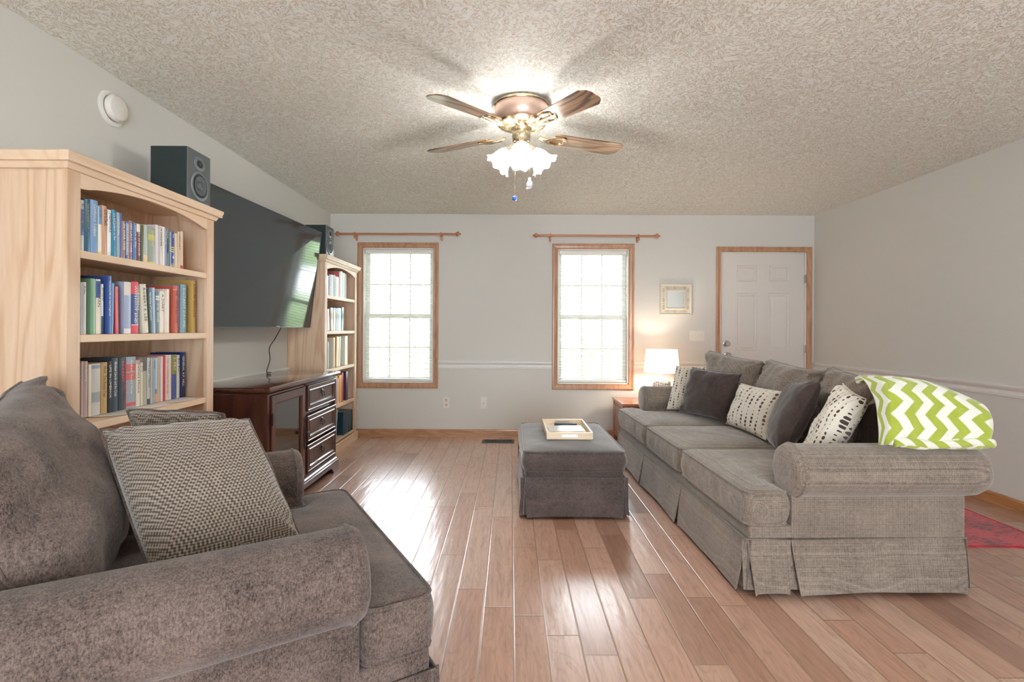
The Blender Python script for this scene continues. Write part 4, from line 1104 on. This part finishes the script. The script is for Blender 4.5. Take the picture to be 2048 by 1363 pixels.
def blanket():
    mb = MB(); bm = mb.bm; uvl = bm.loops.layers.uv.new('UVMap')
    nu, nv = 44, 44; V = {}; UV = {}
    def ztop(u): u = max(0, u); return .968 - .015*u - .085*u**3
    def S(u, s_):
        # s_ : arc length up the front panel then over the top
        if u < 0: u = u*max(0, 1-max(0, s_-.40)/.14)
        uc = max(0, min(1, u)); zt = ztop(uc); hf = .40
        Xa, Xb = 1.675+.05*min(1, s_/hf), 2.115
        X = Xa+(Xb-Xa)*uc + .03*math.sin(math.pi*min(1, s_/hf)*.9)*uc**4
        if s_ <= hf:
            f = s_/hf; Z = .682+(zt-.682)*math.sin(f*math.pi/2)**.92; Y = 2.262+.13*f**1.6 - .022*math.sin(math.pi*f)
        else:
            f = (s_-hf); Y = 2.392+f*.95; Z = zt - .035*(f/.14)**1.5
        if u < 0: Y += -u*.40*(.25+.75*min(1, s_/hf)); X += .02*u; Z -= (.03 if s_ <= hf else .03+(s_-hf)*1.5)*(-u)
        if u > 1: X += .02*math.sin((u-1)*8); Y += (u-1)*.5; Z -= (u-1)*.02
        nz = noise.noise(Vector((u*3.2, s_*6, 4.2)))*.012+noise.noise(Vector((u*9, s_*14, 1)))*.004
        return Vector((X, Y-nz, Z+nz*.5)), (u*.46, s_)
    for i in range(nu+1):
        u = -.35+1.43*i/nu
        for j in range(nv+1):
            s_ = .54*j/nv; p, uv = S(u, s_); V[(i, j)] = bm.verts.new(p); UV[(i, j)] = uv
    for i in range(nu):
        for j in range(nv):
            ks = [(i, j), (i+1, j), (i+1, j+1), (i, j+1)]; f = bm.faces.new([V[k] for k in ks])
            for lp, k in zip(f.loops, ks): lp[uvl].uv = UV[k]
    # folded hem layers lying on the arm
    for q, (dz, dy, u0, u1) in enumerate(((.006, -.006, .02, 1.02), (.002, .000, .10, .90), (.000, .010, .22, 1.0))):
        W_ = {}
        for i in range(41):
            u = u0+(u1-u0)*i/40; X = 1.685+.44*u
            zb = .684+dz+.004*math.sin(u*9+q*2)+noise.noise(Vector((u*4, q, 0)))*.006 - (.012 if u > .9 else 0)*0
            for j in range(9):
                a = math.pi*(.5+1.0*j/8); rr = .0125
                W_[(i, j)] = (bm.verts.new((X, 2.262+dy+rr*math.cos(a)+.0*j, zb+rr*math.sin(a))), (u*.46, -.01*j-.05*q))
        for i in range(40):
            for j in range(8):
                ks = [(i, j), (i+1, j), (i+1, j+1), (i, j+1)]; f = bm.faces.new([W_[k][0] for k in ks])
                for lp, k in zip(f.loops, ks): lp[uvl].uv = W_[k][1]
    c = Vector((1.9, 2.4, .66)); bm.transform(Matrix.Translation(-c))
    me = bpy.data.meshes.new('blanket'); bmesh.ops.recalc_face_normals(bm, faces=bm.faces[:]); bm.to_mesh(me); bm.free(); me.materials.append(BLK)
    me.polygons.foreach_set('use_smooth', [True]*len(me.polygons))
    o = bpy.data.objects.new('blanket', me); COL.objects.link(o); o.location = c
    mod(o, 'SOLIDIFY', thickness=.016, offset=0)
    tag(o, 'green and white chevron fleece blanket folded over the sofa corner', 'blanket')
blanket()

# ---------------------------------------------------------------- armchair (wide) in the foreground
CL, CD = 1.07, 1.02
CH = empty('armchair', (-.757, 2.33, 0), R(211), label='wide taupe chenille armchair with rolled arms in the left foreground', cat='armchair')
sofa_body(CH, CL, CD, 1, CHAIR, [0, CL], bh=.58, seed=9)
runs = [((0, 0), (0, CL/2), (-1, 0)), ((0, CL/2), (0, CL), (-1, 0)), ((0, 0), (CD, 0), (0, -1)), ((0, CL), (.2, CL), (0, 1)), ((.2, CL), (CD, CL), (0, 1)), ((CD, 0), (CD, CL), (1, 0))]
skirt('skirt', runs, .248, .012, CHAIR, CH, .034, 12)
# big loose back cushion of the armchair, corners in the chair's own frame: (depth, across, height)
pillow('back_cushion', [(1.06, .93, .92), (1.08, .06, 1.00), (.805, .18, .50), (.80, .94, .50)], .29, CHAIR, CH, seed=31, wrinkle=.022, pinch=.03, pipe=.005, n=44, power=.36, wc=False)
TW = 'woven taupe pillows on the armchair'
pillow('throw_pillow', [(-1.235, 1.54, .875), (-.865, 1.685, .885), (-.655, 1.60, .525), (-.915, 1.32, .52)], .155, TWEED, None, 'large basket weave taupe pillow in front on the armchair', 'pillow', TW, 41, .010, n=40, pinch=-.01, pipe=.0055, pmat=CHAIR)
pillow('throw_pillow', [(-1.32, 1.76, .90), (-1.00, 1.78, .885), (-.956, 1.87, .50), (-1.185, 1.83, .50)], .12, TWEED, None, 'basket weave taupe pillow mostly hidden behind the front one on the armchair', 'pillow', TW, 44, .009, n=36, pinch=-.03, pipe=.005, pmat=CHAIR)

# ---------------------------------------------------------------- ottoman
OT = empty('ottoman', (.4, 3.68, 0), label='dark taupe skirted ottoman carrying a wooden tray', cat='ottoman')
x0, x1, y0, y1 = -.315, .325, -.49, .50
m_ = MB(); m_.box(x0+.012, x1-.012, y0+.012, y1-.012, .22, .296, .012, 3); m_.box(x0+.05, x1-.05, y0+.05, y1-.05, .02, .22)
m_.build('base', OTTO, OT, smooth=40, wc=False)
cushion('top_cushion', [(x0, y0), (x1, y0), (x1, y1), (x0, y1)], .298, .412, OTTO, OT, puff=.030, bulge=.016, r=.05, seed=4)
skirt('skirt', [((x0, y0), (x1, y0), (0, -1)), ((x1, y0), (x1, y1), (1, 0)), ((x0, y1), (x1, y1), (0, 1)), ((x0, y0), (x0, y1), (-1, 0))], .255, .012, OTTO, OT, .02, 5)

# tray
TRAYW = wood('tray_bamboo', (226, 204, 172), (208, 182, 148), 'X', .4, .1, 1, .6)
TR = empty('tray', (.40, 3.665, .449), label='pale wooden tray with cut-out handles on the ottoman', cat='tray')
a0, a1, b0, b1, zt = -.155, .155, -.255, .255, .0
m_ = MB(); m_.box(a0+.006, a1-.006, b0+.006, b1-.006, 0, .006); m_.build('bottom', plain('tray_base_white', (232, 228, 220), .4), TR, wc=False)
for s_ in (a0, a1-.010):
    m_ = MB(); m_.box(s_, s_+.010, b0, b1, 0, .046, .0015); m_.build('side_rail', TRAYW, TR, wc=False)
for s_ in (b0, b1-.010):
    m_ = MB(); n = 10
    for (u0, u1, w0, w1) in ((a0+.010, -.055, 0, .046), (.055, a1-.010, 0, .046), (-.055, .055, 0, .015), (-.055, .055, .033, .046)): m_.box(u0, u1, s_, s_+.010, w0, w1)
    for sx_ in (-1, 1):
        poly = [(sx_*.055, .015), (sx_*.046, .015)]+[(sx_*(.046-0+.009*math.sin(math.pi*k/8)), .024-.009*math.cos(math.pi*k/8)) for k in range(1, 8)]+[(sx_*.046, .033), (sx_*.055, .033)]
        b_ = m_.bm; A = [b_.verts.new((x, s_, z)) for x, z in poly]; Bv = [b_.verts.new((x, s_+.010, z)) for x, z in poly]
        b_.faces.new(A); b_.faces.new(Bv[::-1])
        for k in range(len(poly)): b_.faces.new([A[k], A[(k+1) % len(poly)], Bv[(k+1) % len(poly)], Bv[k]])
    m_.build('end_rail', TRAYW, TR, wc=False)
o = empty('notebook', (.40, 3.68, .4555), R(2), label='thin white notebook lying in the wooden tray', cat='notebook')
m_ = MB(); m_.box(-.125, .125, -.10, .10, 0, .002, .0005); m_.box(-.125, .125, -.10, .10, .014, .016, .0005); m_.box(-.125, -.122, -.10, .10, .001, .015)
m_.build('cover', plain('glossy_white_cover', (236, 238, 236), .15, coat=.5), o, wc=False); MB().box(-.121, .120, -.097, .097, .002, .014).build('page_block', PAGES, o, wc=False)
m_ = MB(); P = []
for k in range(17):
    a = -.5+k/16; x = a*.17; w_ = .022*(1-.25*abs(a)*2*0)*(1-(abs(2*a))**8*.5)
    P.append([(x, -w_, 0), (x, -w_, .012), (x, -w_*.6, .020-.004*abs(a)), (x, w_*.6, .020-.004*abs(a)), (x, w_, .012), (x, w_, 0)])
m_.grid(P, closed_v=True, cap=True); rm = plain('remote_dark_grey', (62, 68, 74), .4)
o = _b0(m_, 'remote_control', rm, None, 50); o.location = (.42, 3.86, .4555); o.rotation_euler = (0, 0, R(-6)); tag(o, 'dark grey remote control in the tray behind the white notebook', 'remote control')
bt = plain('remote_buttons', (150, 156, 160), .5)
for i in range(6):
    for j in range(3):
        m_ = MB().lathe([(0, .0022), (.003, .002), (.0036, 0)], 8, (-.065+i*.024, -.009+j*.009, .0185)); m_.build('button', bt, o, wc=False)

# ---------------------------------------------------------------- end table and lamp
CED = wood('rustic_cedar', (196, 132, 98), (126, 70, 50), 'Z', .35, .4, .6, 1.3, knots=True)
CEDX = wood('rustic_cedar_top', (200, 140, 108), (138, 80, 60), 'X', .3, .4, .6, 1.2, knots=True)
ET = empty('end_table', (1.44, 5.27, 0), label='rustic red cedar end table holding the lamp behind the sofa', cat='end table')
x0, x1, y0, y1 = 1.115, 1.76, 5.02, 5.50
MB().box(x0-.012, x1+.012, y0-.012, y1+.012, .425, .452, .004).build('top', CEDX, ET)
m_ = MB(); m_.box(x0, x1, y0, y1, .06, .425, .004); m_.box(x0-.006, x0, y0, y0+.05, .0, .425); m_.box(x0-.006, x0, y1-.05, y1, .0, .425)
for (a, c) in ((x0, y0), (x1-.05, y0), (x0, y1-.05), (x1-.05, y1-.05)): m_.box(a, a+.05, c, c+.05, 0, .06)
m_.build('body', CED, ET)
MB().box(x0-.010, x0-.004, y0+.06, y1-.06, .27, .39, .003).build('drawer', CED, ET)
LX, LY, LZ = 1.56, 5.26, .4525
LP = empty('table_lamp', (LX, LY, LZ), label='lit table lamp with white drum shade and blue floral ceramic base', cat='lamp')
t = NT('blue_floral_ceramic'); vo = t.n('ShaderNodeTexVoronoi', None, Vector=t.coords(), Scale=62.0)
n_ = t.noise(t.coords(), 60, 4, .7, 1.5)
mk = t.ramp(t.math('ADD', vo.outputs['Distance'], t.math('MULTIPLY', t.math('SUBTRACT', n_, .5), 1.4)), [(.38, (1, 1, 1, 1)), (.46, (0, 0, 0, 1))])
CER = t.out(Base__Color=t.mix(mk, lin((222, 220, 214)), lin((96, 122, 158))), Roughness=.15, Coat__Weight=.6)
MB().lathe([(0, 0), (.055, 0), (.060, .006), (.056, .014), (.066, .03), (.084, .09), (.092, .15), (.090, .195), (.074, .228), (.048, .243), (.024, .250), (0, .251)], 36, (0, 0, 0)).build('base', CER, LP, smooth=60, wc=False)
MB().lathe([(.014, .249), (.020, .252), (.012, .262), (.008, .270), (.016, .276), (.016, .31), (.006, .313), (0, .314)], 18).build('socket', BRASS, LP, smooth=50, wc=False)
t = NT('linen_shade'); df = t.n('ShaderNodeBsdfDiffuse', None, Color=lin((240, 234, 224))); tl = t.n('ShaderNodeBsdfTranslucent', None, Color=lin((250, 238, 224)))
mx = t.n('ShaderNodeMixShader', None, _0=.5, _1=df, _2=tl); t.t.links.new(mx.outputs[0], t.t.nodes['Material Output'].inputs[0])
MB().lathe([(.176, .292), (.1775, .292), (.1575, .524), (.156, .524), (.176, .292)], 48).build('lamp_shade', t.m, LP, smooth=50, wc=False)
m_ = MB(); 
for k in range(3): a = 2*math.pi*k/3+.4; m_.tube([(0, 0, .505), (.155*math.cos(a), .155*math.sin(a), .515)], .0015, 5)
m_.tube([(.016, 0, .30), (.05, 0, .36), (.05, 0, .45), (0, 0, .505)], .0015, 5); m_.tube([(-.016, 0, .30), (-.05, 0, .36), (-.05, 0, .45), (0, 0, .505)], .0015, 5)
m_.lathe([(0, .503), (.006, .505), (.008, .515), (.003, .524), (.006, .532), (0, .537)], 12); m_.build('harp', BRASS, LP, smooth=50, wc=False)
t = NT('lamp_bulb_glow'); em = t.n('ShaderNodeEmission', None, Color=(1, .84, .70, 1), Strength=LAMP_W/(math.pi*4*math.pi*.03**2)*4); t.t.links.new(em.outputs[0], t.t.nodes['Material Output'].inputs[0])
MB().lathe([(0, .312), (.012, .316), (.014, .335), (.028, .365), (.030, .385), (.022, .405), (0, .414)], 20).build('bulb', t.m, LP, smooth=80, wc=False)

# ---------------------------------------------------------------- ceiling fan
FX, FY = .056, 2.857
FN = empty('ceiling_fan', (FX, FY, H), label='ceiling fan with four oak blades and three lit tulip shades', cat='ceiling fan')
MB().lathe([(0, 0), (.150, 0), (.158, -.004), (.158, -.014), (.152, -.018)], 48).build('ceiling_plate', BRASS, FN, smooth=40, wc=False)
MB().lathe([(.150, -.016), (.153, -.03), (.152, -.07), (.142, -.095), (.132, -.105)], 48).build('motor_housing', COPPER, FN, smooth=60, wc=False)
m_ = MB(); m_.lathe([(.134, -.103), (.138, -.108), (.128, -.116), (.096, -.128), (.060, -.134), (.056, -.15), (0, -.152)], 40)
for k in range(24):
    a = 2*math.pi*k/24; m_.tube([(.130*math.cos(a), .130*math.sin(a), -.113), (.075*math.cos(a), .075*math.sin(a), -.133)], .0035, 5)
m_.build('vented_hub', BRASS, FN, smooth=40, wc=False)
MB().lathe([(.050, -.150), (.052, -.158), (.050, -.20), (.040, -.212), (.054, -.222), (.058, -.24), (.044, -.256), (.02, -.266), (0, -.268)], 30).build('switch_housing', BRASS, FN, smooth=50, wc=False)
for (ang, Rt, zt_, pit) in ((31, .735, -.118, -11), (143, .715, -.118, -11), (229, .655, -.172, -11), (302.5, .61, -.175, -11)):
    a = R(ang); d = Vector((math.cos(a), math.sin(a), 0)); s_ = Vector((-d.y, d.x, 0))
    z0_ = -.150; r0 = .235; slope = (zt_-z0_)/(Rt-r0)
    Mx = Matrix.Translation((d.x*r0, d.y*r0, z0_)) @ Matrix.Rotation(a, 4, 'Z') @ Matrix.Rotation(-math.atan(slope), 4, 'Y') @ Matrix.Rotation(R(pit), 4, 'X')
    L_ = Rt-r0
    out_ = [(-.02, -.048), (.0, -.055), (L_*.5, -.064), (L_-.045, -.070), (L_-.01, -.048), (L_, -.030), (L_, .030), (L_-.01, .048), (L_-.045, .070), (L_*.5, .064), (.0, .055), (-.02, .048)]
    m_ = MB(); m_.prism(out_, lambda x, y, h: (x, y, h), -.003, .003, .0012)
    bl = _b0(m_, 'blade', BLADE, FN, 30); bl.matrix_local = Mx
    m_ = MB()
    for q in (-1, 1):
        m_.tube([Vector((-.115, q*.008, .0)), Vector((-.075, q*.012, -.012)), Vector((-.03, q*.030, -.010)), Vector((.02, q*.042, -.008)), Vector((.055, q*.030, -.006)), Vector((.065, q*.014, -.006)), Vector((.05, q*.004, -.006))], [.008, .007, .007, .006, .005, .004, .004], 8)
    m_.tube([(-.10, 0, -.004), (-.04, 0, -.010), (.07, 0, -.006)], [.010, .008, .004], 8)
    for px, py in ((.045, .022), (.045, -.022), (.075, 0)): m_.lathe([(0, -.010), (.005, -.008), (.006, -.003)], 8, (px, py, 0))
    br = _b0(m_, 'blade_bracket', BRASS, bl, 60)
t = NT('frosted_tulip_glass'); tr = t.n('ShaderNodeBsdfTransparent'); tl = t.n('ShaderNodeBsdfTranslucent', None, Color=(.85, .85, .85, 1)); gl = t.n('ShaderNodeBsdfGlossy', None, Roughness=.15)
lw = t.n('ShaderNodeLayerWeight', None, Blend=.35)
m1 = t.n('ShaderNodeMixShader', None, _0=.22, _1=tl, _2=tr); m2 = t.n('ShaderNodeMixShader', None, _0=t.math('MULTIPLY', lw.outputs[0], .5), _1=m1, _2=gl)
t.t.links.new(m2.outputs[0], t.t.nodes['Material Output'].inputs[0]); TULIP = t.m
t = NT('fan_bulb_glow'); em = t.n('ShaderNodeEmission', None, Color=(1, .97, .93, 1), Strength=FAN_W/(math.pi*4*math.pi*.024**2)); t.t.links.new(em.outputs[0], t.t.nodes['Material Output'].inputs[0]); FB = t.m
def rip(r, z, a, i):
    f = max(0, (i-4)/6); return r*(1+.07*f*f*math.sin(a*9)), z-.007*f*f*math.cos(a*9)
for ang, tilt in ((-90, 30), (30, 50), (150, 50)):
    a = R(ang)
    M = Matrix.Translation((.062*math.cos(a), .062*math.sin(a), -.232)) @ Matrix.Rotation(a, 4, 'Z') @ Matrix.Rotation(R(-tilt), 4, 'Y')
    m_ = MB(); m_.lathe([(.016, .03), (.018, 0), (.024, -.012), (.027, -.020), (.022, -.024), (0, -.026)], 18); ft = _b0(m_, 'light_fitter', BRASS, FN, 50); ft.matrix_local = M
    m_ = MB(); m_.lathe([(.025, -.016), (.030, -.024), (.040, -.036), (.048, -.052), (.053, -.070), (.056, -.085), (.060, -.098), (.067, -.110), (.076, -.120), (.082, -.125), (.085, -.127)], 54, ripple=rip)
    sh = _b0(m_, 'tulip_shade', TULIP, ft, 180)
    m_ = MB(); m_.lathe([(0, -.026), (.010, -.028), (.012, -.040), (.022, -.056), (.024, -.070), (.016, -.084), (0, -.090)], 16); bu = _b0(m_, 'bulb', FB, ft, 180)
CRY = NT('blue_crystal'); CRYM = CRY.out(Base__Color=lin((60, 110, 230)), Roughness=.05, Coat__Weight=1.0, Specular__IOR__Level=.8)
m_ = MB(); m_.tube([(-.030, -.05, -.25), (-.036, -.075, -.45), (-.036, -.075, -.525)], .0012, 6); m_.build('pull_chain', BRASS, FN, wc=False)
b_ = bmesh.new(); bmesh.ops.create_icosphere(b_, subdivisions=1, radius=.0155); m_ = MB(); m_.add(b_, Matrix.Translation((-.036, -.075, -.542))); m_.build('crystal_pull', CRYM, FN, wc=False)
m_ = MB(); m_.tube([(.035, -.04, -.25), (.046, -.06, -.36), (.046, -.06, -.425)], .0012, 6); m_.build('pull_chain', BRASS, FN, wc=False)
m_ = MB(); m_.lathe([(0, -.424), (.006, -.426), (.009, -.434), (.007, -.440), (.013, -.448), (.0175, -.460), (.016, -.475), (.009, -.483), (.006, -.486), (.012, -.490), (0, -.492)], 18, (.046, -.06, 0))
m_.tube([(.038, -.06, -.478), (.032, -.068, -.486), (.030, -.07, -.490)], .004, 6); m_.build('ceramic_pull', plain('pearl_ceramic', (214, 212, 222), .2), FN, smooth=60, wc=False)

# ---------------------------------------------------------------- outdoors seen through the blinds
t = NT('lawn_grass'); struct(MB().box(-30, 30, YB+TH, 60, -.6, -.35).build('lawn', t.out(Base__Color=t.mix(t.noise(t.coords(), 3, 4), lin((178, 184, 160)), lin((196, 200, 178))), Roughness=.95)))
def leafmat(i, c): return plain('foliage_%d' % i, c, .8, var=.4)
def leafy(name, tx, ty, z0, z1, rr, nb, br, label, cat, group, seed, trunk):
    TRE = empty(name, (tx, ty, -.35), label=label, cat=cat, group=group)
    h = z1
    MB().tube([(0, 0, 0), (.03, .02, h*.2), (0, .03, h*.45), (.02, 0, h*.75)], [trunk, trunk*.8, trunk*.6, trunk*.2], 10).build('trunk', plain('bark_%d' % seed, (110, 92, 76), .9), TRE, smooth=60, wc=False)
    m_ = MB(); rr_ = random.Random(seed)
    for q in range(nb):
        a = rr_.random()*6.28; e = rr_.random(); R_ = rr*(.2+.65*rr_.random())
        c = Vector((R_*math.cos(a), R_*math.sin(a), z0+e*(z1-z0))); b_ = bmesh.new(); bmesh.ops.create_icosphere(b_, subdivisions=3, radius=br)
        for v in b_.verts: v.co *= 1+.28*noise.noise(v.co*3+c)+.16*noise.noise(v.co*9+c)
        m_.add(b_, Matrix.Translation(c))
    m_.build('foliage', leafmat(seed, (160, 184, 136)), TRE, wc=False)
leafy('tree', 6.6, 19, 2.6, 7.2, 2.2, 17, .75, 'green tree outside, mirrored in the television screen', 'tree', None, 0, .2)
leafy('shrub', 2.0, 14, .5, 1.1, .55, 12, .28, 'low green shrub on the lawn, left one seen through the right window', 'shrub', 'shrubs on the lawn', 1, .03)
leafy('shrub', 3.6, 14.5, .5, 1.15, .5, 12, .28, 'low green shrub on the lawn, right one seen through the right window', 'shrub', 'shrubs on the lawn', 2, .03)
